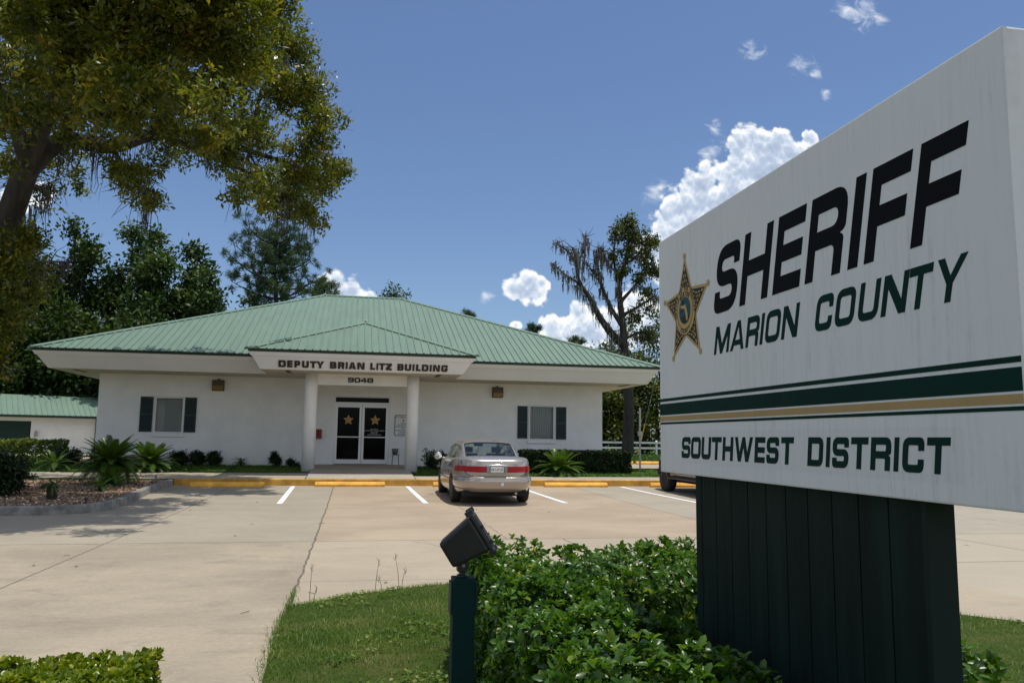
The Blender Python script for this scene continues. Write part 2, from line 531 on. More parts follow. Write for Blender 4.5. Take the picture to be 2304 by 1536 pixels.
M['mosslight'] = mat('spanish_moss_far', (0.16, 0.15, 0.13), 0.95, var=0.3, vscale=1)
M['rubber'] = mat('tyre_rubber', (0.012, 0.012, 0.012), 0.8)
M['chrome'] = mat('chrome', (0.75, 0.76, 0.78), 0.08, metal=1.0)
M['rim'] = mat('wheel_alloy', (0.45, 0.44, 0.42), 0.3, metal=0.8)
M['paint'] = mat('car_champagne_paint', (0.385, 0.335, 0.29), 0.26, metal=0.55, coat=0.7)
M['suvpaint'] = mat('suv_pewter_paint', (0.17, 0.145, 0.12), 0.28, metal=0.5, coat=0.6)
M['redlens'] = mat('tail_lamp_red', (0.30, 0.004, 0.006), 0.2, spec=.25, var=0.25, vscale=9, stretch=(1, 1, 6))
M['greylens'] = mat('reverse_lamp', (0.20, 0.21, 0.19), 0.15, coat=0.4)
M['plate'] = mat('plate_white', (0.70, 0.72, 0.72), 0.4)
M['plategreen'] = mat('plate_green', (0.02, 0.10, 0.07), 0.4)
M['orange'] = mat('plate_orange', (0.65, 0.10, 0.04), 0.4)
M['cabin'] = mat('car_interior_beige', (0.26, 0.24, 0.20), 0.8)
M['red'] = mat('red_box', (0.20, 0.012, 0.010), 0.4)
M['galv'] = mat('galvanised_steel', (0.32, 0.33, 0.33), 0.5, metal=0.5)
M['amber'] = mat('lamp_amber_glass', (0.25, 0.15, 0.035), 0.25, var=0.4, vscale=20)
M['signred'] = mat('notice_red', (0.25, 0.01, 0.015), 0.5)
M['pot'] = mat('pot_mottled', (0.09, 0.11, 0.07), 0.4, var=0.6, vscale=14)
M['kerb'] = mat('kerb_grey', (0.21, 0.20, 0.178), 0.9, var=0.40, vscale=4, bump=0.4, bscale=40)
M['guy'] = mat('guy_guard_yellow', (0.55, 0.33, 0.02), 0.5)
M['vinyl'] = mat('fence_white', (0.76, 0.76, 0.75), 0.45)

# lot joints and cracks: (ax, ay, bx, by, half width, wobble)
JOINTS = [(-0.5, 7.4, -0.5, 23.8, 0.017, 0.11), (-60, 12.05, 60, 12.05, 0.022, 0.05), (-3.30, 3.0, -3.30, 23.8, 0.014, 0.02),
          (-3.3, 17.2, -0.5, 17.2, 0.010, 0.03), (2.35, 12.05, 2.35, 19.0, 0.010, 0.22), (0.9, 12.0, 2.35, 9.2, 0.010, 0.16), (6.6, 12.05, 6.6, 23.8, 0.014, 0.02), (3.2, 7.9, 3.2, 12.05, 0.016, 0.06),
          (-0.5, 8.75, 3.2, 8.75, 0.010, 0.08), (9.6, 3, 9.6, 23.8, 0.02, 0.03), (3.2, 9.2, 60, 9.2, 0.022, 0.06), (-9, 2, -9, 16, 0.018, 0.02), (12.8, 3, 12.8, 23.8, 0.02, 0.03)]
M['lot'] = concrete_mat('parking_concrete', JOINTS)
M['walk'] = concrete_mat('sidewalk_concrete', [(xx, 23, xx, 27, 0.012, 0.01) for xx in (-7.6, -5.0, -3.2, 4.0, 6.6, 9.2)], base=(0.37, 0.325, 0.25), slabs=False, stain=0.7)
M['pad'] = concrete_mat('entrance_concrete', (), base=(0.37, 0.33, 0.265), slabs=False, stain=0.6)
M['soil'] = ground_mat('lawn_soil', [(0.30, (0.020, 0.040, 0.006)), (0.50, (0.045, 0.070, 0.012)), (0.66, (0.105, 0.095, 0.035)), (0.80, (0.24, 0.20, 0.12))], 1.4)
M['lawn'] = ground_mat('lawn_green', [(0.30, (0.03, 0.055, 0.010)), (0.50, (0.055, 0.10, 0.016)), (0.75, (0.10, 0.14, 0.03))], 0.5)
M['mulch'] = ground_mat('mulch_bed', [(0.30, (0.06, 0.035, 0.022)), (0.50, (0.20, 0.13, 0.085)), (0.70, (0.38, 0.28, 0.20))], 3.0)


# ------------------------------------------------------------------ lettering
def round_poly(pts):
    out = []
    n = len(pts)
    for i, (x, y, r) in enumerate(pts):
        if r <= 0:
            out.append((x, y)); continue
        px, py, _ = pts[i - 1]; qx, qy, _ = pts[(i + 1) % n]
        la = math.hypot(px - x, py - y); lb = math.hypot(qx - x, qy - y)
        k = min(r, la * 0.49, lb * 0.49)
        ax, ay = x + (px - x) / la * k, y + (py - y) / la * k
        bx, by = x + (qx - x) / lb * k, y + (qy - y) / lb * k
        for s_ in range(7):
            u = s_ / 6
            c = 0.86
            mx, my = x * c + (ax + bx) / 2 * (1 - c), y * c + (ay + by) / 2 * (1 - c)
            out.append(((1 - u) ** 2 * ax + 2 * u * (1 - u) * mx + u * u * bx, (1 - u) ** 2 * ay + 2 * u * (1 - u) * my + u * u * by))
    return out


def glyph(ch, w, h, v, t):
    """wide squared grotesque: w width, h height, v stem, t arm thickness"""
    Ro = min(0.26 * h, 0.46 * w); q = max(0.02 * h, Ro - min(v, t) * 0.95)
    P = lambda *a: [tuple(p) if len(p) == 3 else (p[0], p[1], 0) for p in a]
    rect = lambda x0, x1, y0, y1, r: P((x0, y0, r), (x0, y1, r), (x1, y1, r), (x1, y0, r))
    H2 = h / 2
    if ch == 'A':
        ya = h - t * 0.9; xi = lambda y: 1.1 * v + (w / 2 - 1.1 * v) * y / ya; yb = 0.17 * h; yt = yb + t * 0.85
        return [P((0, 0), (w / 2 - .62 * v, h), (w / 2 + .62 * v, h), (w, 0), (w - 1.1 * v, 0), (w - xi(yb), yb), (xi(yb), yb), (1.1 * v, 0)), P((xi(yt), yt), (w / 2, ya), (w - xi(yt), yt))]
    if ch == 'B':
        return [P((0, 0), (0, h), (w * .96, h, Ro), (w * .96, .54 * h, .1 * h), (w * .9, .5 * h + .01 * h, .02 * h), (w, .48 * h, .1 * h), (w, 0, Ro)), rect(v, w * .96 - v, H2 + t * .42, h - t, q * .6), rect(v, w - v, t, H2 - t * .42, q * .6)]
    if ch == 'C':
        return [P((w, .62 * h), (w, h, Ro), (0, h, Ro), (0, 0, Ro), (w, 0, Ro), (w, .38 * h), (w - v, .38 * h), (w - v, t, q), (v, t, q), (v, h - t, q), (w - v, h - t, q), (w - v, .62 * h))]
    if ch == 'D':
        return [P((0, 0), (0, h), (w, h, Ro), (w, 0, Ro)), P((v, t), (v, h - t), (w - v, h - t, q), (w - v, t, q))]
    if ch == 'E':
        return [P((0, 0), (0, h), (w, h), (w, h - t), (v, h - t), (v, H2 + t / 2), (w * .97, H2 + t / 2), (w * .97, H2 - t / 2), (v, H2 - t / 2), (v, t), (w, t), (w, 0))]
    if ch == 'F':
        return [P((0, 0), (0, h), (w, h), (w, h - t), (v, h - t), (v, .36 * h + t), (w * .97, .36 * h + t), (w * .97, .36 * h), (v, .36 * h), (v, 0))]
    if ch == 'G':
        return [P((w, .66 * h), (w, h, Ro), (0, h, Ro), (0, 0, Ro), (w, 0, Ro), (w, .55 * h), (w * .5, .55 * h), (w * .5, .55 * h - t * .75), (w - v, .55 * h - t * .75), (w - v, t, q), (v, t, q), (v, h - t, q), (w - v, h - t, q), (w - v, .66 * h))]
    if ch == 'H':
        return [P((0, 0), (0, h), (v, h), (v, H2 + t / 2), (w - v, H2 + t / 2), (w - v, h), (w, h), (w, 0), (w - v, 0), (w - v, H2 - t / 2), (v, H2 - t / 2), (v, 0))]
    if ch == 'I':
        return [P((0, 0), (0, h), (w, h), (w, 0))]
    if ch == 'L':
        return [P((0, 0), (0, h), (v, h), (v, t), (w, t), (w, 0))]
    if ch == 'M':
        return [P((0, 0), (0, h), (v * 1.35, h), (w / 2, .34 * h), (w - v * 1.35, h), (w, h), (w, 0), (w - v, 0), (w - v, .64 * h), (w / 2 + v * .42, 0), (w / 2 - v * .42, 0), (v, .64 * h), (v, 0))]
    if ch == 'N':
        return [P((0, 0), (0, h), (v * 1.3, h), (w - v, .33 * h), (w - v, h), (w, h), (w, 0), (w - v * 1.3, 0), (v, .67 * h), (v, 0))]
    if ch in 'O0':
        return [rect(0, w, 0, h, Ro), rect(v, w - v, t, h - t, q)]
    if ch == 'P':
        return [P((0, 0), (0, h), (w, h, Ro), (w, .30 * h, Ro), (v, .30 * h), (v, 0)), P((v, .30 * h + t), (v, h - t), (w - v, h - t, q), (w - v, .30 * h + t, q))]
    if ch == 'R':
        y0 = .36 * h
        return [P((0, 0), (0, h), (w, h, Ro), (w, .50 * h, Ro * .8), (w * .86, .465 * h, .02 * h), (w * .97, .43 * h, .10 * h), (w * .97, 0), (w * .97 - v, 0), (w * .97 - v, y0, q * .8), (v, y0), (v, 0)), P((v, y0 + t), (v, h - t), (w - v, h - t, q), (w - v, y0 + t, q))]
    if ch == 'S':
        a = t * .5
        return [P((w, .67 * h), (w, h, Ro), (0, h, Ro), (0, H2 - a, Ro), (w - v, H2 - a, q), (w - v, t, q), (v, t, q), (v, .33 * h), (0, .33 * h), (0, 0, Ro), (w, 0, Ro), (w, H2 + a, Ro), (v, H2 + a, q), (v, h - t, q), (w - v, h - t, q), (w - v, .67 * h))]
    if ch == 'T':
        return [P((w / 2 - v / 2, 0), (w / 2 - v / 2, h - t), (0, h - t), (0, h), (w, h), (w, h - t), (w / 2 + v / 2, h - t), (w / 2 + v / 2, 0))]
    if ch == 'U':
        return [P((0, h), (v, h), (v, t, q), (w - v, t, q), (w - v, h), (w, h), (w, 0, Ro), (0, 0, Ro))]
    if ch == 'W':
        return [P((0, h), (v, h), (w * .285, .36 * h), (w / 2 - v * .45, h), (w / 2 + v * .45, h), (w * .715, .36 * h), (w - v, h), (w, h), (w * .79, 0), (w * .79 - v * 1.05, 0), (w / 2, .60 * h), (w * .21 + v * 1.05, 0), (w * .21, 0))]
    if ch == 'Y':
        return [P((w / 2 - v / 2, 0), (w / 2 - v / 2, .4 * h), (0, h), (v * 1.15, h), (w / 2, .58 * h), (w - v * 1.15, h), (w, h), (w / 2 + v / 2, .4 * h), (w / 2 + v / 2, 0))]
    if ch == 'Z':
        return [P((0, 0), (0, t), (w - v * 1.5, h - t), (0, h - t), (0, h), (w, h), (w, h - t), (v * 1.5, t), (w, t), (w, 0))]
    if ch == '4':
        return [P((w * .60, 0), (w * .60, .2 * h), (0, .2 * h), (0, .2 * h + t), (w * .52, h), (w * .60 + v, h), (w * .60 + v, .2 * h + t), (w, .2 * h + t), (w, .2 * h), (w * .60 + v, .2 * h), (w * .60 + v, 0)), P((v * 1.2, .2 * h + t), (w * .60, h * .84), (w * .60, .2 * h + t))]
    if ch == '8':
        return [rect(0, w, 0, h, Ro), rect(v, w - v, t, H2 - t * .4, q * .6), rect(v, w - v, H2 + t * .4, h - t, q * .6)]
    if ch == '9':
        return [P((0, h, Ro), (w, h, Ro), (w, 0, Ro), (0, 0, Ro), (0, .28 * h), (v, .28 * h), (v, t, q), (w - v, t, q), (w - v, .40 * h), (0, .40 * h, Ro)), rect(v, w - v, .40 * h + t, h - t, q * .7)]
    return []


def contour_mesh(name, contours, extrude, material):
    cu_ = bpy.data.curves.new(name, 'CURVE'); cu_.dimensions = '2D'; cu_.fill_mode = 'BOTH'; cu_.extrude = extrude
    for c in contours:
        sp = cu_.splines.new('POLY'); sp.points.add(len(c) - 1)
        for p, (x, y) in zip(sp.points, c): p.co = (x, y, 0, 1)
        sp.use_cyclic_u = True
    ob = bpy.data.objects.new('tmp', cu_)
    me = bpy.data.meshes.new_from_object(ob)
    bpy.data.objects.remove(ob); bpy.data.curves.remove(cu_)
    me.name = name; me.materials.clear(); me.materials.append(material)
    return me


def letters(name, text, h, stem, arm, slant, extrude, material):
    """text: list of (character, x start, width)"""
    ms = []
    for ch, x0, wd in text:
        cs = [[(x0 + x + slant * y, y) for x, y in round_poly(c)] for c in glyph(ch, wd, h, stem if ch != 'I' else wd, arm)]
        ms.append(contour_mesh(name, cs, extrude, material))
    return join(name, ms)


def font_mesh(name, text, size, material, extrude=0.0005, align='CENTER', offset=0.0):
    cu_ = bpy.data.curves.new(name, 'FONT'); cu_.body = text; cu_.size = size; cu_.align_x = align; cu_.extrude = extrude; cu_.offset = offset
    ob = bpy.data.objects.new('tmp', cu_)
    me = bpy.data.meshes.new_from_object(ob)
    bpy.data.objects.remove(ob); bpy.data.curves.remove(cu_)
    me.name = name; me.materials.clear(); me.materials.append(material)
    return me


def join(name, meshes):
    """one mesh out of several, materials kept"""
    import bmesh
    mats = []; bm = bmesh.new()
    for me in meshes:
        idx = []
        for mm in me.materials:
            if mm not in mats: mats.append(mm)
            idx.append(mats.index(mm))
        n0 = len(bm.faces)
        bm.from_mesh(me); bm.faces.ensure_lookup_table()
        for f in bm.faces[n0:]: f.material_index = idx[min(f.material_index, len(idx) - 1)] if idx else 0
    out = bpy.data.meshes.new(name); bm.to_mesh(out); bm.free()
    for mm in mats: out.materials.append(mm)
    for me in meshes: bpy.data.meshes.remove(me)
    return out


def plane_matrix(origin, xd, yd):
    xd = Vector(xd).normalized(); yd = Vector(yd).normalized(); zd = xd.cross(yd)
    mm = Matrix.Identity(4)
    for i in range(3): mm[i][0] = xd[i]; mm[i][1] = yd[i]; mm[i][2] = zd[i]
    mm.translation = origin
    return mm


def star_pts(Ro, Ri, rot=0.0):
    return [((Ro if k % 2 == 0 else Ri) * math.sin(math.pi * k / 5 + rot), (Ro if k % 2 == 0 else Ri) * math.cos(math.pi * k / 5 + rot)) for k in range(10)]


def circ(r, n=40, cx=0.0, cy=0.0, ry=None):
    return [(cx + r * math.cos(2 * math.pi * k / n), cy + (ry or r) * math.sin(2 * math.pi * k / n)) for k in range(n)]


FLORIDA = [(-.78, .34), (-.70, .44), (-.10, .40), (.20, .42), (.30, .30), (.42, .05), (.52, -.22), (.60, -.55), (.52, -.82), (.38, -.84), (.26, -.62), (.20, -.36), (.10, -.10), (.02, .10), (-.14, .16), (-.28, .10), (-.42, .22)]


def star_badge(Rs, mats, dz=0.0008, detail=True):
    """five pointed sheriff star: returns list of (part name, mesh) in the xy plane facing +z"""
    gold, ink, teal = mats
    L = []
    lift = lambda me, k: (me.transform(Matrix.Translation((0, 0, dz * k))), me)[1]
    L.append(('star_plate', lift(contour_mesh('star_plate', [star_pts(Rs, Rs * .47)], dz * .4, gold), 1)))
    if detail:
        tips = [contour_mesh('tip', [circ(Rs * .055, 16, Rs * 1.0 * math.sin(2 * math.pi * k / 5), Rs * 1.0 * math.cos(2 * math.pi * k / 5))], dz * .4, gold) for k in range(5)]
        L.append(('star_tips', lift(join('star_tips', tips), 2.2)))
        L.append(('star_inlay', lift(contour_mesh('star_inlay', [star_pts(Rs * .87, Rs * .415)], dz * .4, ink), 2)))
        lv = []
        for k in range(5):
            a0 = 2 * math.pi * k / 5
            for (rr, off, ln, tilt) in ((.76, 0, .10, 0), (.63, .035, .085, .28), (.63, -.035, .085, -.28), (.53, .075, .08, .45), (.53, -.075, .08, -.45), (.54, 0, .075, 0), (.45, .14, .075, .8), (.45, -.14, .075, -.8), (.44, .05, .07, .2), (.44, -.05, .07, -.2)):
                pts = []
                for (u, v_) in circ(ln * .5, 12, 0, 0, ln * .20):
                    a = math.pi / 2 + tilt
                    x, y = u * math.cos(a) - v_ * math.sin(a) + off, u * math.sin(a) + v_ * math.cos(a) + rr
                    pts.append((Rs * (x * math.cos(-a0) - y * math.sin(-a0)), Rs * (x * math.sin(-a0) + y * math.cos(-a0))))
                lv.append(pts)
        L.append(('star_leaves', lift(contour_mesh('star_leaves', lv, dz * .4, gold), 3)))
    L.append(('seal_ring', lift(contour_mesh('seal_ring', [circ(Rs * .45)], dz * .4, gold), 4)))
    if detail:
        rings = [circ(Rs * .452), circ(Rs * .440), circ(Rs * .345), circ(Rs * .335)]
        L.append(('seal_rings', lift(contour_mesh('seal_rings', rings, dz * .3, ink), 5)))

        def arc(text, rad, size, a_mid, step, flip=False):
            ms = []
            n = len(text)
            for i, ch in enumerate(text):
                if ch == ' ': continue
                a = a_mid + (i - (n - 1) / 2) * step * (-1 if flip else 1)
                me = font_mesh('t', ch, size, ink, dz * .3, offset=0.0006)
                rot = -a + (math.pi if flip else 0)
                me.transform(Matrix.Translation((rad * math.sin(a), rad * math.cos(a), 0)) @ Matrix.Rotation(rot, 4, 'Z'))
                ms.append(me)
            return ms
        for ms_ in (arc('OFFICE OF THE SHERIFF', Rs * .362, Rs * .105, 0, 0.172), arc('MARION', Rs * .262, Rs * .10, 0, 0.24), arc('COUNTY', Rs * .41, Rs * .10, math.pi, 0.19, True)):
            L.append(('seal_lettering', lift(join('seal_lettering', ms_), 5)))
    L.append(('seal_disc', lift(contour_mesh('seal_disc', [circ(Rs * (.245 if detail else .2))], dz * .4, teal), 6)))
    rr = Rs * (.245 if detail else .2)
    hills = [[(rr * .95 * math.cos(a), rr * .95 * math.sin(a)) for a in np.linspace(math.pi * 1.16, math.pi * 1.84, 14)] + [(rr * .35, -rr * .34), (0, -rr * .30), (-rr * .3, -rr * .40)],
             [(-rr * .93, -rr * .02), (-rr * .2, rr * .16), (rr * .15, rr * .10), (rr * .15, rr * .02), (-rr * .3, rr * .02), (-rr * .93, -rr * .16)],
             circ(rr * .2, 14, -rr * .28, rr * .62)]
    L.append(('seal_scene', lift(contour_mesh('seal_scene', hills, dz * .3, ink), 7)))
    L.append(('seal_map', lift(contour_mesh('seal_map', [[(x * rr * .98, y * rr * .98) for x, y in FLORIDA]], dz * .3, gold), 8)))
    return L


# ------------------------------------------------------------------ ground, lot, walks
def interp(y, pts):
    if y <= pts[0][0]: return pts[0][1]
    for (a, b), (c, d_) in zip(pts, pts[1:]):
        if y <= c: return b + (d_ - b) * (y - a) / (c - a)
    return pts[-1][1]


HL = [(0, 0), (17, -0.01), (19, 0.005), (21.5, 0.04), (23.8, 0.085)]
HG = [(-1, -0.06), (16, -0.07), (23.7, -0.01), (23.86, 0.0), (23.92, 0.255), (26.5, 0.312), (27.2, 0.40), (29.5, 0.44), (40, 0.45)]
lot_h = lambda y: interp(y, HL)
lawn_h = lambda y: interp(y, HG)


def sheet(name, x0, x1, ys, hf, material, nx=1):
    xs = np.linspace(x0, x1, nx + 1)
    V = [(x, y, hf(y)) for y in ys for x in xs]
    k = nx + 1
    F = [(j * k + i, j * k + i + 1, (j + 1) * k + i + 1, (j + 1) * k + i) for j in range(len(ys) - 1) for i in range(nx)]
    return mesh_np(name, V, [F], [material])


struct('ground', sheet('ground', -1500, 1500, [-300, -1, 16, 23.7, 23.86, 23.92, 26.5, 27.2, 29.5, 40, 120, 3000], lawn_h, M['lawn']))
struct('parking_lot', sheet('parking_lot', -60, 60, [-30, 0, 8, 17, 19, 20.2, 21.5, 22.6, 23.8], lot_h, M['lot']))
SW = lambda y: 0.27 + 0.02 * (y - 23.8)
mb = MB()
for (a, b, y1) in ((-22, -1.34, 26.5), (1.89, 42, 25.2)):
    mb.quad((a, 23.95, SW(23.95)), (b, 23.95, SW(23.95)), (b, y1, SW(y1)), (a, y1, SW(y1)))
struct('sidewalk', mb.mesh('sidewalk', M['walk'], recalc=False))
mb = MB()
prof = [(23.955, 0.281), (28.0, 0.50), (29.49, 0.505), (29.49, 0.1), (23.955, 0.1)]
mb.prism([(y, z) for y, z in prof], -1.30, 1.85, lambda u, v, w_: (w_, u, v))
struct('entrance_path', mb.mesh('entrance_path', M['pad']))
mb = MB()
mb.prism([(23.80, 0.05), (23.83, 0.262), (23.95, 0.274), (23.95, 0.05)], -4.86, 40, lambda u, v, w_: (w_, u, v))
struct('kerb', mb.mesh('kerb', mat('yellow_kerb_shaded', (0.52, 0.265, 0.035), 0.75, var=0.28, vscale=4, bump=0.3, bscale=40), bevel=0.012))  # darker copy of the wheel stop yellow; shade of the face is in the colour
# planting bed with its grey kerb
BED = [(-4.86, 23.93), (-4.93, 21.8), (-4.82, 20.6), (-4.73, 19.4), (-4.66, 18.2), (-4.68, 17.4), (-4.84, 16.8), (-5.15, 16.4), (-5.6, 16.22), (-6.3, 16.2), (-12, 16.2), (-22, 16.2)]
V = []; F = []
for i, (x, y) in enumerate(BED):
    a = Vector(BED[max(i - 1, 0)]); b = Vector(BED[min(i + 1, len(BED) - 1)])
    tdir = (b - a).normalized(); n_ = Vector((tdir.y, -tdir.x))   # towards the bed
    n_ = n_ if n_.dot(Vector((-8, 21)) - Vector((x, y))) > 0 else -n_
    z = lot_h(y)
    for (o_, zz) in ((0.0, -0.02), (0.012, 0.145), (0.03, 0.165), (0.14, 0.165), (0.155, 0.15), (0.155, -0.02)):
        V.append((x + n_.x * o_, y + n_.y * o_, z + zz))
for i in range(len(BED) - 1):
    for j in range(5):
        F.append((i * 6 + j, i * 6 + j + 1, (i + 1) * 6 + j + 1, (i + 1) * 6 + j))
mb = MB(); mb.add(V, F + [tuple(range(6))])
struct('bed_kerb', mb.mesh('bed_kerb', M['kerb']))
bed_in = [(-5.0, 23.94)] + [(x - 0.1, y + (0.1 if y < 17 else 0)) for x, y in BED[1:]] + [(-22, 23.94)]
mb = MB()
mb.add([(x, y, lot_h(y) + 0.13) for x, y in bed_in], [tuple(range(len(bed_in)))])
struct('mulch_bed', mb.mesh('mulch_bed', M['mulch']))
# lawn island round the sign
ISL = [(-0.52, -8), (-0.50, 3), (-0.49, 5.2), (-0.52, 6.2), (-0.53, 6.95), (-0.48, 7.42), (-0.24, 7.64), (0.08, 7.91), (0.51, 8.15), (0.97, 8.34), (1.7, 8.5), (2.5, 8.42), (3.3, 8.1), (4.2, 7.4), (4.8, 6.85), (5.31, 6.34), (5.65, 5.99), (6.4, 5.2), (7.4, 4.0), (8.0, 2.6), (8.2, 0), (8.2, -8)]
mb = MB(); mb.add([(x, y, 0.016) for x, y in ISL], [tuple(range(len(ISL)))])
struct('lawn_island', mb.mesh('lawn_island', M['soil']))
mb = MB(); mb.add([(x, y, 0.014) for x, y in [(-0.78, -6), (-0.74, 3.35), (-1.0, 3.6), (-6, 3.75), (-9, 3.75), (-9, -6)]], [tuple(range(6))])
struct('planting_strip', mb.mesh('planting_strip', M['soil']))
# drive to the storage building and side lot on the right
mb = MB(); mb.add([(x, y, 0.462) for x, y in [(-10.4, 30.0), (-9.3, 31.5), (-9.0, 45.9), (-26, 45.9), (-26, 40), (-12.6, 39.2)]], [tuple(range(6))])
struct('drive', mb.mesh('drive', M['walk']))
mb = MB(); mb.add([(x, y, 0.464) for x, y in [(10.2, 28.6), (40, 28.6), (40, 34.0), (10.2, 34.0)]], [(0, 1, 2, 3)])
struct('side_lot', mb.mesh('side_lot', M['walk']))
# parking lines
for (xa, xb) in ((-1.62, -1.56), (1.60, 1.70), (4.86, 5.02), (8.12, 8.36), (11.5, 11.8), (14.8, 15.1)):
    ys = [18.55, 19.0, 20.2, 21.5, 22.6, 23.6]
    V = []
    for y in ys:
        xc = xb + (xa - xb) * (y - 18.55) / 5.05
        V += [(xc - 0.062 + rnd.uniform(-.004, .004), y, lot_h(y) + 0.004), (xc + 0.062 + rnd.uniform(-.004, .004), y, lot_h(y) + 0.004)]
    struct('parking_line', mesh_np('parking_line', V, [[(2 * i, 2 * i + 1, 2 * i + 3, 2 * i + 2) for i in range(len(ys) - 1)]], [M['line']]))

# wheel stops
mb = MB()
mb.prism([(-0.10, 0), (-0.10, 0.062), (-0.05, 0.135), (0.06, 0.135), (0.085, 0.0)], -0.98, 0.98, lambda u, v, w_: (w_, u, v))
stop_me = mb.mesh('wheel_stop', M['yellow'], bevel=0.012)
stops = [(-3.36, 23.40, 'yellow concrete wheel stop nearest the mulch bed, partly in tree shade'),
         (-0.04, 23.55, 'yellow concrete wheel stop in front of the glass entrance doors'),
         (3.32, 23.55, 'yellow concrete wheel stop mostly hidden behind the parked sedan'),
         (6.66, 23.52, 'yellow concrete wheel stop in the empty bay between sedan and dark utility vehicle'),
         (10.0, 23.5, 'yellow concrete wheel stop at the nose of the dark utility vehicle'),
         (11.05, 33.4, 'far yellow wheel stop showing past the clipped hedge, nearer to the building'),
         (13.12, 33.3, 'far yellow wheel stop in the side lot next to the edge of the big sign')]
for (x, y, lb) in stops:
    o = solo('wheel_stop', stop_me, lb, 'wheel stop', 'yellow wheel stops')
    o.location = (x, y, (lot_h(y) if y < 24 else 0.466) - 0.002)


# ------------------------------------------------------------------ main building
WY = 29.5; WX0, WX1 = -8.63, 9.40; ZS = 3.556; BACK = 43.6; FZ = 0.505
bld = thing('police_building', 'long white stucco building with green hip roof and DEPUTY BRIAN LITZ BUILDING over its porch', 'building', (0.4, WY, 0.44))


def wall_front(mb, x0, x1, z0, z1, y, ops, depth):
    xs = sorted({x0, x1} | {o[0] for o in ops} | {o[1] for o in ops})
    zs = sorted({z0, z1} | {o[2] for o in ops} | {o[3] for o in ops})
    for a, b in zip(xs, xs[1:]):
        for c, d_ in zip(zs, zs[1:]):
            if any(o[0] <= a and b <= o[1] and o[2] <= c and d_ <= o[3] for o in ops): continue
            mb.quad((a, y, c), (b, y, c), (b, y, d_), (a, y, d_))
    for (a, b, c, d_) in ops:
        mb.quad((a, y, c), (a, y + depth, c), (a, y + depth, d_), (a, y, d_))
        mb.quad((b, y, c), (b, y, d_), (b, y + depth, d_), (b, y + depth, c))
        mb.quad((a, y, d_), (a, y + depth, d_), (b, y + depth, d_), (b, y, d_))
        mb.quad((a, y, c), (b, y, c), (b, y + depth, c), (a, y + depth, c))


WIN = [(-6.79, -5.83, 1.53, 2.79), (6.50, 7.50, 1.46, 2.77)]
DOOR = (-0.73, 1.30, FZ, 2.965)
mb = MB()
wall_front(mb, WX0, WX1, 0.2, 3.7, WY, WIN + [DOOR], 0.16)
mb.quad((WX0, WY, .2), (WX0, WY, 3.7), (WX0, BACK, 3.7), (WX0, BACK, .2))
mb.quad((WX1, WY, .2), (WX1, BACK, .2), (WX1, BACK, 3.7), (WX1, WY, 3.7))
mb.quad((WX0, BACK, .2), (WX0, BACK, 3.7), (WX1, BACK, 3.7), (WX1, BACK, .2))
part('wall', mb.mesh('wall', M['wall'], recalc=False), bld)
# interior: dark room boxes behind the openings (floor, back and side walls)
mb = MB()
for (a, b, c, d_) in [DOOR]:
    y0, y1 = WY + 0.17, WY + 5
    mb.quad((a - 2, y1, c), (b + 2, y1, c), (b + 2, y1, d_ + .2), (a - 2, y1, d_ + .2))
    mb.quad((a - 2, y0, c), (b + 2, y0, c), (b + 2, y1, c), (a - 2, y1, c))
    mb.quad((a - 2, y0, d_ + .2), (b + 2, y0, d_ + .2), (b + 2, y1, d_ + .2), (a - 2, y1, d_ + .2))
    mb.quad((a - 2, y0, c), (a - 2, y1, c), (a - 2, y1, d_ + .2), (a - 2, y0, d_ + .2))
    mb.quad((b + 2, y0, c), (b + 2, y1, c), (b + 2, y1, d_ + .2), (b + 2, y0, d_ + .2))
part('lobby', mb.mesh('lobby', mat('lobby_dim', (0.05, 0.045, 0.04), 0.8), recalc=False), bld)

# windows
for wi, (a, b, c, d_) in enumerate(WIN):
    mb = MB(); y = WY - 0.03
    fw = 0.05
    mb.box(a - .02, a + fw, y, y + .10, c, d_ + .02); mb.box(b - fw, b + .02, y, y + .10, c, d_ + .02)
    mb.box(a + fw, b - fw, y + .001, y + .10, d_ - fw, d_ + .02); mb.box(a + fw, b - fw, y + .001, y + .10, c, c + fw)
    fr = part('window', mb.mesh('window', M['white']), bld)
    mb = MB().quad((a + fw, y + .06, c + fw), (b - fw, y + .06, c + fw), (b - fw, y + .06, d_ - fw), (a + fw, y + .06, d_ - fw))
    part('pane', mb.mesh('pane', M['glass'], recalc=False), fr)
    mb = MB()
    nsl = 11
    wsl = (b - a) / nsl
    for k in range(nsl):
        x = a + k * wsl
        tl = 0.5
        mb.quad((x + .004, y + .150, c), (x + wsl * .92, y + .150 + .065, c), (x + wsl * .92, y + .150 + .065, d_), (x + .004, y + .150, d_))
    mb.quad((a - .1, y + .26, c - .1), (b + .1, y + .26, c - .1), (b + .1, y + .26, d_ + .1), (a - .1, y + .26, d_ + .1))
    part('blind', mb.mesh('blind', M['blind'], recalc=False), fr)
    mb = MB().box(a - .06, b + .04, WY - .055, WY - .002, c - .12, c - .004)
    part('sill', mb.mesh('sill', M['wall'], bevel=.01), fr)
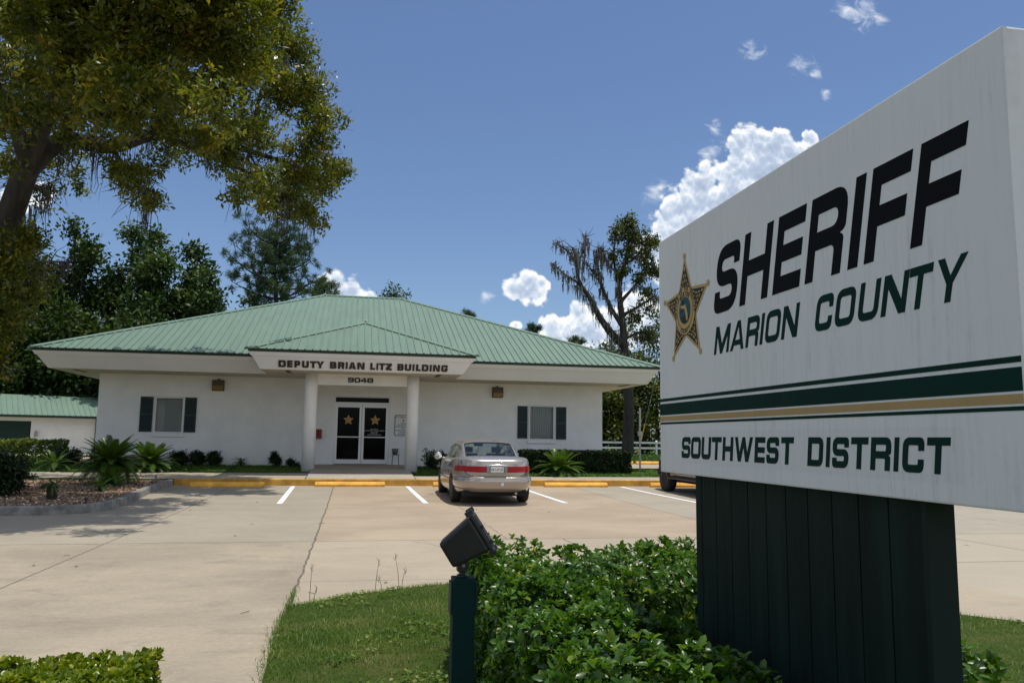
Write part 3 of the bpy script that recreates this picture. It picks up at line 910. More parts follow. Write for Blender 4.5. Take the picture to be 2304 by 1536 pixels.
for (x0, x1, z0, z1) in ((-7.26, -6.85, 1.57, 2.78), (-5.83 + .03, -5.42, 1.57, 2.78), (6.06, 6.44, 1.52, 2.735), (7.56, 7.96, 1.50, 2.73)):
    mb = MB()
    mb.box(x0, x1, WY - .035, WY - .003, z0, z1)
    mb2 = MB()
    zc = (z0 + z1) / 2
    for (p, q) in ((z0 + .06, zc - .04), (zc + .04, z1 - .06)):
        n_ = 9
        for k in range(n_):
            zz = p + (q - p) * (k + .5) / n_
            mb.obox(Matrix.Translation((0, WY - .04, zz)) @ Matrix.Rotation(R(35), 4, 'X'), x0 + .05, x1 - .05, -.012, .012, -.005, .005)
    part('shutter', mb.mesh('shutter', M['shutter']), bld)

# entrance: transom frame, two leaves
a, b, c, d_ = DOOR
y = WY + 0.02
mb = MB()
mb.box(a, a + .06, y, y + .12, c, d_); mb.box(b - .06, b, y, y + .12, c, d_)
mb.box(a + .06, b - .06, y + .002, y + .118, d_ - .05, d_); mb.box(a + .06, b - .06, y + .002, y + .118, 2.66, 2.74)
df = part('door_frame', mb.mesh('door_frame', M['alu']), bld)
part('transom', MB().quad((a + .06, y + .06, 2.74), (b - .06, y + .06, 2.74), (b - .06, y + .06, d_ - .05), (a + .06, y + .06, d_ - .05)).mesh('transom', M['doorglass'], recalc=False), df)
mid = (a + b) / 2
bmats = (mat('door_badge_gold', (0.42, 0.22, 0.03), 0.5), M['blackink'], M['greylens'])
for si, (p, q) in enumerate(((a + .065, mid - .006), (mid + .006, b - .065))):
    mb = MB(); z0, z1 = c + .02, 2.655; s_ = .085
    mb.box(p, p + s_, y - .005, y + .05, z0, z1); mb.box(q - s_, q, y - .005, y + .05, z0, z1)
    mb.box(p + s_, q - s_, y - .004, y + .049, z1 - .10, z1); mb.box(p + s_, q - s_, y - .004, y + .049, z0, z0 + .16)
    mb.box(p + s_, q - s_, y, y + .045, 1.47, 1.505)
    dr = part('door', mb.mesh('door', M['alu']), bld)
    part('pane', MB().quad((p + s_, y + .025, z0 + .16), (q - s_, y + .025, z0 + .16), (q - s_, y + .025, z1 - .1), (p + s_, y + .025, z1 - .1)).mesh('pane', M['doorglass'], recalc=False), dr)
    hx = q - .04 if si == 0 else p + .04
    mb = MB(); sx = -1 if si == 0 else 1
    mb.box(hx - .012 + sx * .02, hx + .012 + sx * .02, y - .07, y - .045, 1.20, 1.58); mb.box(hx - .02, hx + .02, y - .045, y - .006, 1.20, 1.24); mb.box(hx - .02, hx + .02, y - .045, y - .006, 1.54, 1.58)
    part('handle', mb.mesh('handle', M['alu']), dr)
    cx_ = (p + q) / 2
    bs = [me for _, me in star_badge(0.20, bmats, 0.0012, False)]
    me = join('star_decal', bs)
    me.transform(plane_matrix((cx_, y + .018, 2.10), (1, 0, 0), (0, 0, 1)))
    part('star_decal', me, dr)
    if si == 1:
        ms = []
        for li, tx in enumerate(('MON THRU FRI', '8:00 AM TO 5:00 PM - CLOSED WEEKENDS', 'CALL 911 FOR', 'EMERGENCIES', 'OTHER CALLS FRONT DESK')):
            me = font_mesh('t', tx, 0.040, M['plate'], 0.0004)
            me.transform(plane_matrix((cx_ - .02, y + .018, 1.76 - li * .05), (1, 0, 0), (0, 0, 1)))
            ms.append(me)
        for me in ms: part('door_lettering', me, dr)

# columns and the beam between them
COLX = (-1.42, 1.92); CY = 27.0
for x in COLX:
    me = MB().lathe([(.215, 0.28), (.208, 3.0), (.208, ZS - .002)], (x, CY, 0), 40).mesh('column', M['wall'])
    for p in me.polygons: p.use_smooth = abs(p.normal.z) < .5
    part('column', me, bld)
bm_me = MB().box(COLX[0] + .16, COLX[1] - .16, CY - .03, CY + .17, 3.19, ZS - .003).mesh('beam', M['wall'])
part('beam', bm_me, bld)

# eaves: soffit, sloping fascia with a drip ledge, roof edge trim
SXL, SXR, SYF, SYB = -9.66, 10.58, 27.72, 45.0
OXL, OXR, OYF, OYB = -10.02, 10.88, 27.33, 45.4
PSL, PSR, PSY = -2.93, 3.44, 25.72
POL, POR, POY = -3.24, 3.79, 25.47
ZT, ZL = 4.085, 3.955


def eave_pts(k, z, out=0.0):
    """plan outline of the eave at fraction k between soffit edge and roof edge"""
    l = lambda p, q: p + (q - p) * k
    xl, xr, yf, yb = l(SXL, OXL) - out, l(SXR, OXR) + out, l(SYF, OYF) - out, l(SYB, OYB) + out
    pl, pr, py = l(PSL, POL) - out, l(PSR, POR) + out, l(PSY, POY) - out
    return [(xl, yf, z), (pl, yf, z), (pl, py, z), (pr, py, z), (pr, yf, z), (xr, yf, z), (xr, yb, z), (xl, yb, z)]


def band(mb, A, B):
    n = len(A)
    mb.add(A + B, [(i, (i + 1) % n, n + (i + 1) % n, n + i) for i in range(n)])


mb = MB()
k1 = (ZL - ZS) / (ZT - ZS)
band(mb, eave_pts(0, ZS), eave_pts(k1, ZL))
band(mb, eave_pts(k1, ZL), eave_pts(k1, ZL, .035))
band(mb, eave_pts(k1, ZL, .035), eave_pts(1, ZT, .02))
part('fascia', mb.mesh('fascia', M['fascia'], recalc=False), bld)
mb = MB()
mb.quad((SXL, SYF, ZS), (SXL, SYB, ZS), (WX0, SYB, ZS), (WX0, SYF, ZS)); mb.quad((WX1, SYF, ZS), (WX1, SYB, ZS), (SXR, SYB, ZS), (SXR, SYF, ZS))
mb.quad((WX0, SYF, ZS), (WX0, WY, ZS), (WX1, WY, ZS), (WX1, SYF, ZS)); mb.quad((WX0, BACK, ZS), (WX0, SYB, ZS), (WX1, SYB, ZS), (WX1, BACK, ZS))
mb.quad((PSL, PSY, ZS), (PSL, SYF, ZS), (PSR, SYF, ZS), (PSR, PSY, ZS))
part('soffit', mb.mesh('soffit', M['soffit'], recalc=False), bld)
for (x0, x1, y0, y1) in ((-2.20, -2.05, 25.9, 27.0), (2.62, 2.77, 25.9, 27.0), (-9.06, -8.94, 28.1, 29.2), (9.92, 10.04, 28.1, 29.2)):
    part('soffit_vent', MB().box(x0, x1, y0, y1, ZS - .012, ZS - .003).mesh('soffit_vent', M['vent']), bld)
mb = MB()
ZE = 4.165
band(mb, eave_pts(1, ZT - .01, .03), eave_pts(1, ZE - .012, .06))
part('roof_edge', mb.mesh('roof_edge', M['roofdark'], recalc=False), bld)

# roof
EX0, EX1, EY0, EY1 = OXL - .07, OXR + .07, OYF - .07, OYB + .07
RYm = 36.05; RZ = 7.76; RX0, RX1 = -1.50, 1.92
PT = (RZ - ZE) / (RYm - EY0)
PEX0, PEX1, PEY = POL - .07, POR + .07, POY - .07
APX, APY = (PEX0 + PEX1) / 2, PEY + 3.56
APZ = 5.60
VY = EY0 + (APZ - ZE) / PT
mb = MB()
A_, B_, C_, D_ = (EX0, EY0, ZE), (EX1, EY0, ZE), (EX1, EY1, ZE), (EX0, EY1, ZE)
r0, r1 = (RX0, RYm, RZ), (RX1, RYm, RZ)
mb.quad(A_, B_, r1, r0); mb.quad(C_, D_, r0, r1); mb.quad(B_, C_, r1); mb.quad(D_, A_, r0)
ap = (APX, APY, APZ); vb = (APX, VY + .15, APZ)
mb.quad((PEX0, PEY, ZE), (PEX1, PEY, ZE), ap)
mb.quad((PEX0, PEY, ZE), ap, vb, (PEX0, EY0 + .15, ZE)); mb.quad((PEX1, PEY, ZE), (PEX1, EY0 + .15, ZE), vb, ap)


def rib(p, q, n):
    p = Vector(p); q = Vector(q); n = Vector(n).normalized()
    t = (q - p).normalized(); s_ = t.cross(n)
    hw, hh = .017, .030
    vs = []
    for e in (p, q):
        vs += [e - s_ * hw * 1.5, e - s_ * hw + n * hh, e + s_ * hw + n * hh, e + s_ * hw * 1.5]
    mb.add(vs, [(0, 1, 5, 4), (1, 2, 6, 5), (2, 3, 7, 6), (0, 3, 2, 1)])


SP = 0.2315
nF = (0, -PT, 1)
x = EX0 + .12
while x < EX1 - .1:
    if x < RX0: yt = EY0 + (RYm - EY0) * (x - EX0) / (RX0 - EX0)
    elif x > RX1: yt = EY0 + (RYm - EY0) * (EX1 - x) / (EX1 - RX1)
    else: yt = RYm
    ys = EY0
    if PEX0 < x < PEX1:
        ys = EY0 + (VY - EY0) * (1 - abs(x - APX) / (PEX1 - APX)) + .42
    if yt - ys > .3:
        yt -= .16
        rib((x, ys, ZE + (ys - EY0) * PT), (x, yt, ZE + (yt - EY0) * PT), nF)
    x += SP
PP = (APZ - ZE) / (APY - PEY)
x = APX - 15 * SP
while x < PEX1 - .1:
    if x > PEX0 + .1:
        yt = PEY + (APY - PEY) * (1 - abs(x - APX) / (PEX1 - APX)) - .12
        if yt > PEY + .05: rib((x, PEY, ZE), (x, yt, ZE + (yt - PEY) * PP), (0, -PP, 1))
    x += SP
sl = (RZ - ZE) / (RX0 - EX0)
sr = (RZ - ZE) / (EX1 - RX1)
y = EY0 + .3
while y < EY1 - .2:
    f = min((y - EY0) / (RYm - EY0), (EY1 - y) / (EY1 - RYm))
    xt = EX0 + (RX0 - EX0) * f - .15
    if xt > EX0 + .1: rib((EX0, y, ZE), (xt, y, ZE + (xt - EX0) * sl), (-sl, 0, 1))
    xt = EX1 - (EX1 - RX1) * f + .15
    if xt < EX1 - .1: rib((EX1, y, ZE), (xt, y, ZE + (EX1 - xt) * sr), (sr, 0, 1))
    y += SP
y = PEY + .3
while y < VY - .3:
    f = min((y - PEY) / (APY - PEY), 1.0)
    lo = 0 if y < EY0 else (y - EY0) / (VY - EY0)
    for sg in (-1, 1):
        ex = PEX0 if sg < 0 else PEX1
        x0_ = ex + (APX - ex) * min(lo + .06, 1); x1_ = ex + (APX - ex) * f * .95
        if abs(x1_ - ex) > abs(x0_ - ex) + .1:
            rib((x0_, y, ZE + (APZ - ZE) * abs(x0_ - ex) / abs(APX - ex)), (x1_, y, ZE + (APZ - ZE) * abs(x1_ - ex) / abs(APX - ex)), (sg * .41, 0, 1))
    y += SP
roof = part('roof', mb.mesh('roof', M['roof']), bld)


def ridge_cap(p, q, n1, n2, wd=.15):
    p = Vector(p); q = Vector(q); t = (q - p).normalized()
    n1 = Vector(n1).normalized(); n2 = Vector(n2).normalized()
    d1 = t.cross(n1); d2 = t.cross(n2)
    up = (n1 + n2).normalized()
    if d1.dot(Vector(n1)) < 0: d1 = -d1
    d1 = d1 if (d1.z < 0) else -d1
    d2 = d2 if (d2.z < 0) else -d2
    mb = MB()
    cs = [lambda e: e + d1 * wd + n1 * .005, lambda e: e + d1 * wd + n1 * .038, lambda e: e + d1 * .03 + up * .052, lambda e: e + d2 * .03 + up * .052, lambda e: e + d2 * wd + n2 * .038, lambda e: e + d2 * wd + n2 * .005]
    mb.add([c_(p) for c_ in cs] + [c_(q) for c_ in cs], [(i, i + 1, i + 7, i + 6) for i in range(5)] + [(0, 5, 4, 3, 2, 1), (6, 7, 8, 9, 10, 11)])
    return mb.mesh('ridge_cap', M['roof'])


nL, nR, nB = (-sl, 0, 1), (sr, 0, 1), (0, PT, 1)
for (p, q, a1, a2) in ((A_, r0, nF, nL), (B_, r1, nR, nF), (r0, r1, nF, nB), (C_, r1, nB, nR), (D_, r0, nL, nB), ((PEX0, PEY, ZE), ap, (0, -PP, 1), (-PP, 0, 1)), ((PEX1, PEY, ZE), ap, (PP, 0, 1), (0, -PP, 1)), (ap, vb, (-PP, 0, 1), (PP, 0, 1))):
    part('ridge_cap', ridge_cap(p, q, a1, a2), roof)
for (p) in (r0, r1, ap):
    part('ridge_seal', MB().obox(Matrix.Translation(p) @ Matrix.Rotation(R(20), 4, 'Z'), -.035, .035, -.13, .10, .03, .075).mesh('ridge_seal', M['fascia'], bevel=.01), roof)

# lettering on the porch fascia (which leans outwards) and the house number on the beam
DB = 'D138-222 E236-298 P318-385 U405-483 T497-570 Y570-658 B726-802 R818-893 I908-932 A945-1028 N1043-1130 L1195-1252 I1268-1290 T1297-1372 Z1380-1452 B1517-1593 U1605-1683 I1698-1722 L1740-1797 D1810-1890 I1905-1930 N1945-2030 G2045-2125'
kx = (2.93 + 2.375) / (2125 - 138)
up = Vector((0, -(PSY - POY), ZT - ZS)).normalized()
zb = 3.628
words = [[]]; last = None
for tk in DB.split():
    s0, s1 = (int(v) for v in tk[1:].split('-'))
    if last is not None and s0 - last > 35: words.append([])
    words[-1].append((tk[0], -2.375 + (s0 - 138) * kx, (s1 - s0) * kx)); last = s1
for wl in words:
    me = letters('building_lettering', wl, 0.225, 0.074, 0.058, 0.0, 0.012, M['brownletter'])
    me.transform(plane_matrix((0, PSY - (zb - ZS) * (PSY - POY) / (ZT - ZS) - .014, zb), (1, 0, 0), up))
    part('building_lettering', me, bld)
k9 = (27.0 / 1785) / 5.236
txt = [('9', 0, 67 * k9), ('0', 75 * k9, 65 * k9), ('4', 145 * k9, 68 * k9), ('8', 220 * k9, 67 * k9)]
me = letters('house_number', txt, 0.158, 0.046, 0.034, 0.0, 0.010, M['black'])
me.transform(plane_matrix((-.245, CY - .042, 3.29), (1, 0, 0), (0, 0, 1)))
part('house_number', me, bld)

# things fixed to or standing by the front wall
for (x0, x1, z0, z1, lb) in ((-4.93, -4.53, 3.03, 3.41, 'dark box wall lamp with amber glass above the left window'), (5.07, 5.47, 3.02, 3.41, 'dark box wall lamp with amber glass between the porch and right window')):
    t = thing('wall_lamp', lb, 'lamp', ((x0 + x1) / 2, WY, z0), 'wall pack lamps on the facade')
    mb = MB()
    pr = [(WY - .004, z0), (WY - .16, z0 + .02), (WY - .19, z0 + .18), (WY - .19, z1 - .02), (WY - .12, z1), (WY - .004, z1)]
    mb.prism(pr, x0, x1, lambda u, v, w_: (w_, u, v)); mb.box((x0 + x1) / 2 - .04, (x0 + x1) / 2 + .04, WY - .07, WY - .004, z1, z1 + .05)
    part('housing', mb.mesh('housing', M['vent'], bevel=.012), t)
    part('lens', MB().prism([(WY - .171, z0 + .03), (WY - .196, z0 + .17), (WY - .188, z0 + .17), (WY - .163, z0 + .03)], x0 + .03, x1 - .03, lambda u, v, w_: (w_, u, v)).mesh('lens', M['amber']), t)
t = thing('red_cabinet', 'small red fire extinguisher cabinet beside the left porch column', 'cabinet', (-1.20, WY, 1.42))
mb = MB().box(-1.36, -1.11, WY - .15, WY - .003, 1.42, 1.75); part('case', mb.mesh('case', M['red'], bevel=.02), t)
part('label_plate', MB().box(-1.26, -1.20, WY - .154, WY - .1505, 1.49, 1.69).mesh('label_plate', M['redlens']), t)
part('case_door', MB().box(-1.345, -1.275, WY - .158, WY - .1512, 1.45, 1.72).mesh('case_door', M['red']), t)
t = thing('notice_board', 'white ATTENTION notice with red heading and star, half behind the right column', 'notice', (1.78, WY, 1.55))
nx0, nx1, nz0, nz1 = 1.47, 2.10, 1.55, 2.31
rc = round_poly([(nx0, nz0, .05), (nx0, nz1, .05), (nx1, nz1, .05), (nx1, nz0, .05)])
part('board', MB().prism(rc, WY - .012, WY - .003, lambda u, v, w_: (u, w_, v)).mesh('board', M['plate']), t)
me = contour_mesh('border', [round_poly([(nx0, nz0, .05), (nx0, nz1, .05), (nx1, nz1, .05), (nx1, nz0, .05)]), round_poly([(nx0 + .022, nz0 + .022, .04), (nx0 + .022, nz1 - .022, .04), (nx1 - .022, nz1 - .022, .04), (nx1 - .022, nz0 + .022, .04)])], .001, M['dgreen'])
me.transform(plane_matrix((0, WY - .0135, 0), (1, 0, 0), (0, 0, 1))); part('border', me, t)
cxn = (nx0 + nx1) / 2
me = font_mesh('heading', 'ATTENTION', .105, M['signred'], .0006, offset=.001); me.transform(plane_matrix((cxn, WY - .0138, 2.19), (1, 0, 0), (0, 0, 1))); part('heading', me, t)
me = join('star', [q_ for _, q_ in star_badge(.062, (M['gold'], M['blackink'], M['teal']), .0005, False)]); me.transform(plane_matrix((cxn, WY - .0135, 2.11), (1, 0, 0), (0, 0, 1))); part('star', me, t)
ms = []
for li, tx in enumerate(('PLEASE', 'DO NOT ENTER', 'THIS BUILDING WITH', 'ANY', 'SUSPICIOUS LETTER', 'PACKAGE', 'OR ENVELOPE')):
    me = font_mesh('t', tx, .062, M['black'], .0006, offset=.0006); me.transform(plane_matrix((cxn, WY - .0138, 1.985 - li * .0645), (1, 0, 0), (0, 0, 1))); ms.append(me)
for me in ms: part('notice_text', me, t)
px_, py_ = 1.52, WY - .35
t = thing('plant_stand', 'thin black wire plant stand beside the right entrance door', 'plant stand', (px_, py_, FZ))
for (ax, ay) in ((-.12, -.1), (.12, -.1), (-.12, .1), (.12, .1)):
    part('leg', MB().tube([(px_ + ax, py_ + ay, FZ), (px_ + ax * .85, py_ + ay * .85, FZ + .36)], .008, 6).mesh('leg', M['plasticblack']), t)
part('shelf', MB().box(px_ - .13, px_ + .13, py_ - .11, py_ + .11, FZ + .355, FZ + .37).mesh('shelf', M['plasticblack']), t)
solo('flower_pot', MB().lathe([(.085, 0), (.11, .10), (.125, .21), (.115, .215), (.10, .19)], (px_ - .02, py_, FZ + .371), 20).mesh('flower_pot', M['pot'], smooth=True), 'mottled grey green pot standing on the wire plant stand', 'pot')

# ------------------------------------------------------------------ storage building at the back left
SY = 46.0; sx1 = -10.0; sx0 = -24.0; sxc = -13.5
t = thing('storage_building', 'low white outbuilding with green metal roof behind the left corner', 'building', (sxc, SY, 0.45))
mb = MB()
wall_front(mb, sx0, sx1, .3, 2.42, SY, [(-21.8, -16.43, .3, 2.07)], .12)
mb.quad((sx1, SY, .3), (sx1, SY + 6, .3), (sx1, SY + 6, 2.42), (sx1, SY + 2.6, 3.40), (sx1, SY, 2.42)); mb.quad((sx0, SY, .3), (sx0, SY, 2.42), (sx0, SY + 6, 2.42), (sx0, SY + 6, .3))
part('wall', mb.mesh('wall', M['wall'], recalc=False), t)
mb = MB()
for k in range(4):
    mb.box(-21.8, -16.43, SY + .10, SY + .125, .46 + k * .402, .46 + k * .402 + .396)
part('garage_door', mb.mesh('garage_door', M['dgreen']), t)
mb = MB()
y0, z0, y1, z1 = SY - .45, 2.36, SY + 2.6, 3.50
mb.quad((sx0 - .2, y0, z0), (sx1 + .2, y0, z0), (sx1 + .2, y1, z1), (sx0 - .2, y1, z1)); mb.quad((sx1 + .2, y0 + 6.1, z0), (sx0 - .2, y0 + 6.1, z0), (sx0 - .2, y1, z1), (sx1 + .2, y1, z1))
pt = (z1 - z0) / (y1 - y0)
x = sx0
while x < sx1 + .1:
    rib((x, y0, z0), (x, y1 - .1, z1 - .1 * pt), (0, -pt, 1)); x += .25
part('roof', mb.mesh('roof', M['roof']), t)
mb = MB().box(sx0 - .2, sx1 + .22, y0 - .05, y0 - .005, z0 - .11, z0 + .015).box(sx1 + .205, sx1 + .25, y0, SY + .1, z0 - .11, z0 + .02)
part('gutter', mb.mesh('gutter', M['roofdark']), t)
part('downpipe', MB().box(sxc + .0, sxc + .13, SY - .13, SY - .003, .4, z0 - .05).mesh('downpipe', M['roofdark']), t)
part('lamp', MB().box(-16.27, -16.12, SY - .16, SY - .003, 1.28, 1.5).box(-16.25, -16.14, SY - .08, SY - .004, 1.5, 1.56).mesh('lamp', M['galv']), t)

t.rotation_euler = (0, 0, R(24))

# ------------------------------------------------------------------ the big sign
FX = 1.65; TX = 0.20; SYA, SYB_ = 4.135, 1.703; SZ0, SZ1 = 1.333, 2.608
sg = thing('sheriff_sign', 'large white SHERIFF MARION COUNTY SOUTHWEST DISTRICT sign on dark green board pedestal', 'sign', (1.73, 2.85, 0))
part('sign_box', MB().box(FX, FX + TX, SYB_, SYA, SZ0, SZ1).mesh('sign_box', M['signwhite'], bevel=.006), sg)
part('end_trim', MB().box(FX + .012, FX + .045, SYB_ - .004, SYB_ - .0005, SZ0 + .01, SZ1 - .01).box(FX - .0015, FX + .012, SYB_ - .004, SYB_ + .004, SZ0 + .005, SZ1 - .005).mesh('end_trim', M['signwhite']), sg)
mb = MB()
PX0, PX1, PY0, PY1 = FX + .035, FX + .125, 2.142, 3.765
bw = .155
k = 0; yk = PY0
while yk < PY1 - .02:
    ye = min(yk + bw, PY1)
    mb.box(PX0, PX1, yk + .0035, ye - .0035, -.1, SZ0 - .003)
    yk = ye
mb.box(PX0 + .010, PX1 - .010, PY0 + .004, PY1 - .004, -.1, SZ0 - .004)
part('pedestal', mb.mesh('pedestal', mat('pedestal_green', (0.0045, 0.0160, 0.0115), 0.7, var=0.35, vscale=5, bump=0.35, bscale=30, spec=0.2, stretch=(1, 2.5, .25))), sg)
part('corner_board', MB().box(PX0 - .004, PX1 + .004, PY0 - .022, PY0 + .0005, -.1, SZ0 - .004).mesh('corner_board', mat('corner_board_green', (0.006, 0.017, 0.015), 0.6, spec=.2), bevel=.003), sg)
XT = lambda off: plane_matrix((FX - off, SYA + .005, 0), (0, -1, 0), (0, 0, 1))      # u = 4.14 - Y, v = z


def sign_letters(name, items, base, h, stem, arm, slant, material):
    me = letters(name, items, h, stem, arm, slant, .0006, material)
    me.transform(XT(.0009) @ Matrix.Translation((0, base, 0)))
    part(name, me, sg)


sign_letters('sheriff_lettering', [('S', .684, .222), ('H', .944, .241), ('E', 1.226, .200), ('R', 1.464, .229), ('I', 1.730, .055), ('F', 1.820, .190), ('F', 2.047, .188)], 2.0915, .306, .0515, .066, .235, M['black'])
sign_letters('marion_lettering', [('M', .684, .147), ('A', .847, .126), ('R', .990, .107), ('I', 1.113, .022), ('O', 1.154, .112), ('N', 1.284, .114)], 1.9025, .128, .0225, .027, .25, M['signgreen'])
sign_letters('county_lettering', [('C', 1.517, .103), ('O', 1.640, .109), ('U', 1.772, .104), ('N', 1.894, .116), ('T', 2.013, .100), ('Y', 2.130, .117)], 1.9025, .128, .0235, .027, .25, M['signgreen'])
sign_letters('southwest_lettering', [('S', .290, .104), ('O', .404, .111), ('U', .526, .101), ('T', .636, .099), ('H', .750, .101), ('W', .866, .161), ('E', 1.046, .084), ('S', 1.144, .094), ('T', 1.255, .090)], 1.4155, .105, .0255, .0235, .13, M['signgreen'])
sign_letters('district_lettering', [('D', 1.444, .097), ('I', 1.561, .0225), ('S', 1.599, .092), ('T', 1.704, .091), ('R', 1.810, .099), ('I', 1.924, .0215), ('C', 1.963, .093), ('T', 2.068, .093)], 1.4155, .105, .0245, .0235, .13, M['signgreen'])
for (z0, z1, mt, nm) in ((1.7105, 1.7265, M['signgreen'], 'green_stripe'), (1.6375, 1.6985, M['signgreen'], 'green_stripe'), (1.6055, 1.6305, M['gold'], 'gold_stripe'), (1.588, 1.599, M['signgreen'], 'green_stripe')):
    part(nm, MB().box(FX - .0012, FX - .0004, SYB_ + .0005, SYA - .0005, z0, z1).mesh(nm, mt), sg)
bd = None
for nm, me in star_badge(.285, (M['goldstar'], M['blackink'], M['teal']), .0009, True):
    me.transform(XT(.0005) @ Matrix.Translation((.366, 2.165, 0)) @ Matrix.Rotation(R(1.0), 4, 'Z') @ Matrix.Scale(1.0, 4))
    if bd is None: bd = part('star_badge', me, sg)
    else: part(nm, me, bd)

# ------------------------------------------------------------------ floodlight on its post
fx, fy = .505, 3.62
fl = thing('floodlight_post', 'black floodlight tilted up on a square dark green post', 'floodlight', (fx, fy, 0))
part('post', MB().box(fx - .050, fx + .050, fy - .045, fy + .045, -.05, .885).mesh('post', mat('post_green', (0.002, 0.024, 0.022), 0.6, var=.12, vscale=9, bump=.1, spec=.15), bevel=.004), fl)
part('collar', MB().box(fx - .060, fx - .0505, fy - .04, fy + .04, .73, .868).box(fx + .0505, fx + .060, fy - .04, fy + .04, .73, .868).mesh('collar', M['dgreen'], bevel=.004), fl)
mb = MB().lathe([(.026, .885), (.026, .893), (.014, .897), (.014, .915)], (fx - .005, fy, 0), 16)
mb.prism([(fx - .03, .912), (fx + .012, .912), (fx + .024, .935), (fx + .016, .965), (fx - .03, .96)], fy - .022, fy + .022, lambda u, v, w_: (u, w_, v))
br = part('bracket', mb.mesh('bracket', M['plasticblack'], bevel=.003), fl)
part('bolt', MB().lathe([(.007, -.0285), (.007, -.0225)], (fx - .003, fy, .938), 10, 'y').mesh('bolt', M['galv']), br)
T = Matrix.Translation((fx + .016, fy, 1.048)) @ Matrix.Rotation(R(-10), 4, 'Z') @ Matrix.Rotation(R(-33), 4, 'Y') @ Matrix.Scale(1.08, 4)
mb = MB()
L0, L1 = -.105, .062
q0 = [(-.062, -.066), (.062, -.066), (.062, .060), (-.062, .060)]
vs = [T @ Vector((L0, y, z)) for y, z in [(-.06, -.062), (.06, -.062), (.06, .052), (-.06, .052)]] + [T @ Vector((L1, y, z)) for y, z in [(-.085, -.082), (.085, -.082), (.085, .078), (-.085, .078)]]
mb.add(vs, [(0, 3, 2, 1), (4, 5, 6, 7), (0, 1, 5, 4), (1, 2, 6, 5), (2, 3, 7, 6), (3, 0, 4, 7)])
hs = part('housing', mb.mesh('housing', M['plasticblack'], bevel=.014), fl)
mb = MB()
mb.obox(T, L1 + .001, L1 + .016, -.094, .094, -.095, .088)
part('lens_frame', mb.mesh('lens_frame', M['plasticblack'], bevel=.004), hs)
part('lens', MB().obox(T, L1 + .0165, L1 + .019, -.075, .075, -.075, .07).mesh('lens', M['dark']), hs)
for (yy_, zz_) in ((-.07, .088), (.06, .088), (-.07, -.098), (.06, -.098)):
    part('clip', MB().obox(T, L1 - .012, L1 + .022, yy_ - .014, yy_ + .014, zz_ - .006, zz_ + .014).mesh('clip', M['plasticblack'], bevel=.003), hs)
for zz_ in (.02, -.05):
    part('hinge_bolt', MB().obox(T, L1 + .0175, L1 + .030, -.094, -.080, zz_ - .008, zz_ + .008).mesh('hinge_bolt', M['plasticblack'], bevel=.002), hs)

# ------------------------------------------------------------------ vehicles
def bool_cut(me, cutters):
    o = bpy.data.objects.new('tmp_body', me); COL.objects.link(o)
    tmp = []
    for c in cutters:
        co = bpy.data.objects.new('tmp_cut', c); COL.objects.link(co); tmp.append(co)
        md = o.modifiers.new('b', 'BOOLEAN'); md.operation = 'DIFFERENCE'; md.solver = 'EXACT'; md.object = co
    dg = bpy.context.evaluated_depsgraph_get(); dg.update()
    out = bpy.data.meshes.new_from_object(o.evaluated_get(dg))
    for co in tmp: bpy.data.objects.remove(co)
    bpy.data.objects.remove(o)
    return out


def pw(y, pts):
    """smooth interpolation through (y, value) points"""
    if y <= pts[0][0]: return pts[0][1]
    for i in range(len(pts) - 1):
        if y <= pts[i + 1][0]:
            (a, b), (c, d_) = pts[i], pts[i + 1]
            u = (y - a) / (c - a)
            m0 = (d_ - b) / (c - a) if i == 0 else (d_ - pts[i - 1][1]) / (c - pts[i - 1][0])
            m1 = (d_ - b) / (c - a) if i == len(pts) - 2 else (pts[i + 2][1] - b) / (pts[i + 2][0] - a)
            h_ = c - a
            return (2 * u ** 3 - 3 * u * u + 1) * b + (u ** 3 - 2 * u * u + u) * h_ * m0 + (-2 * u ** 3 + 3 * u * u) * d_ + (u ** 3 - u * u) * h_ * m1
    return pts[-1][1]


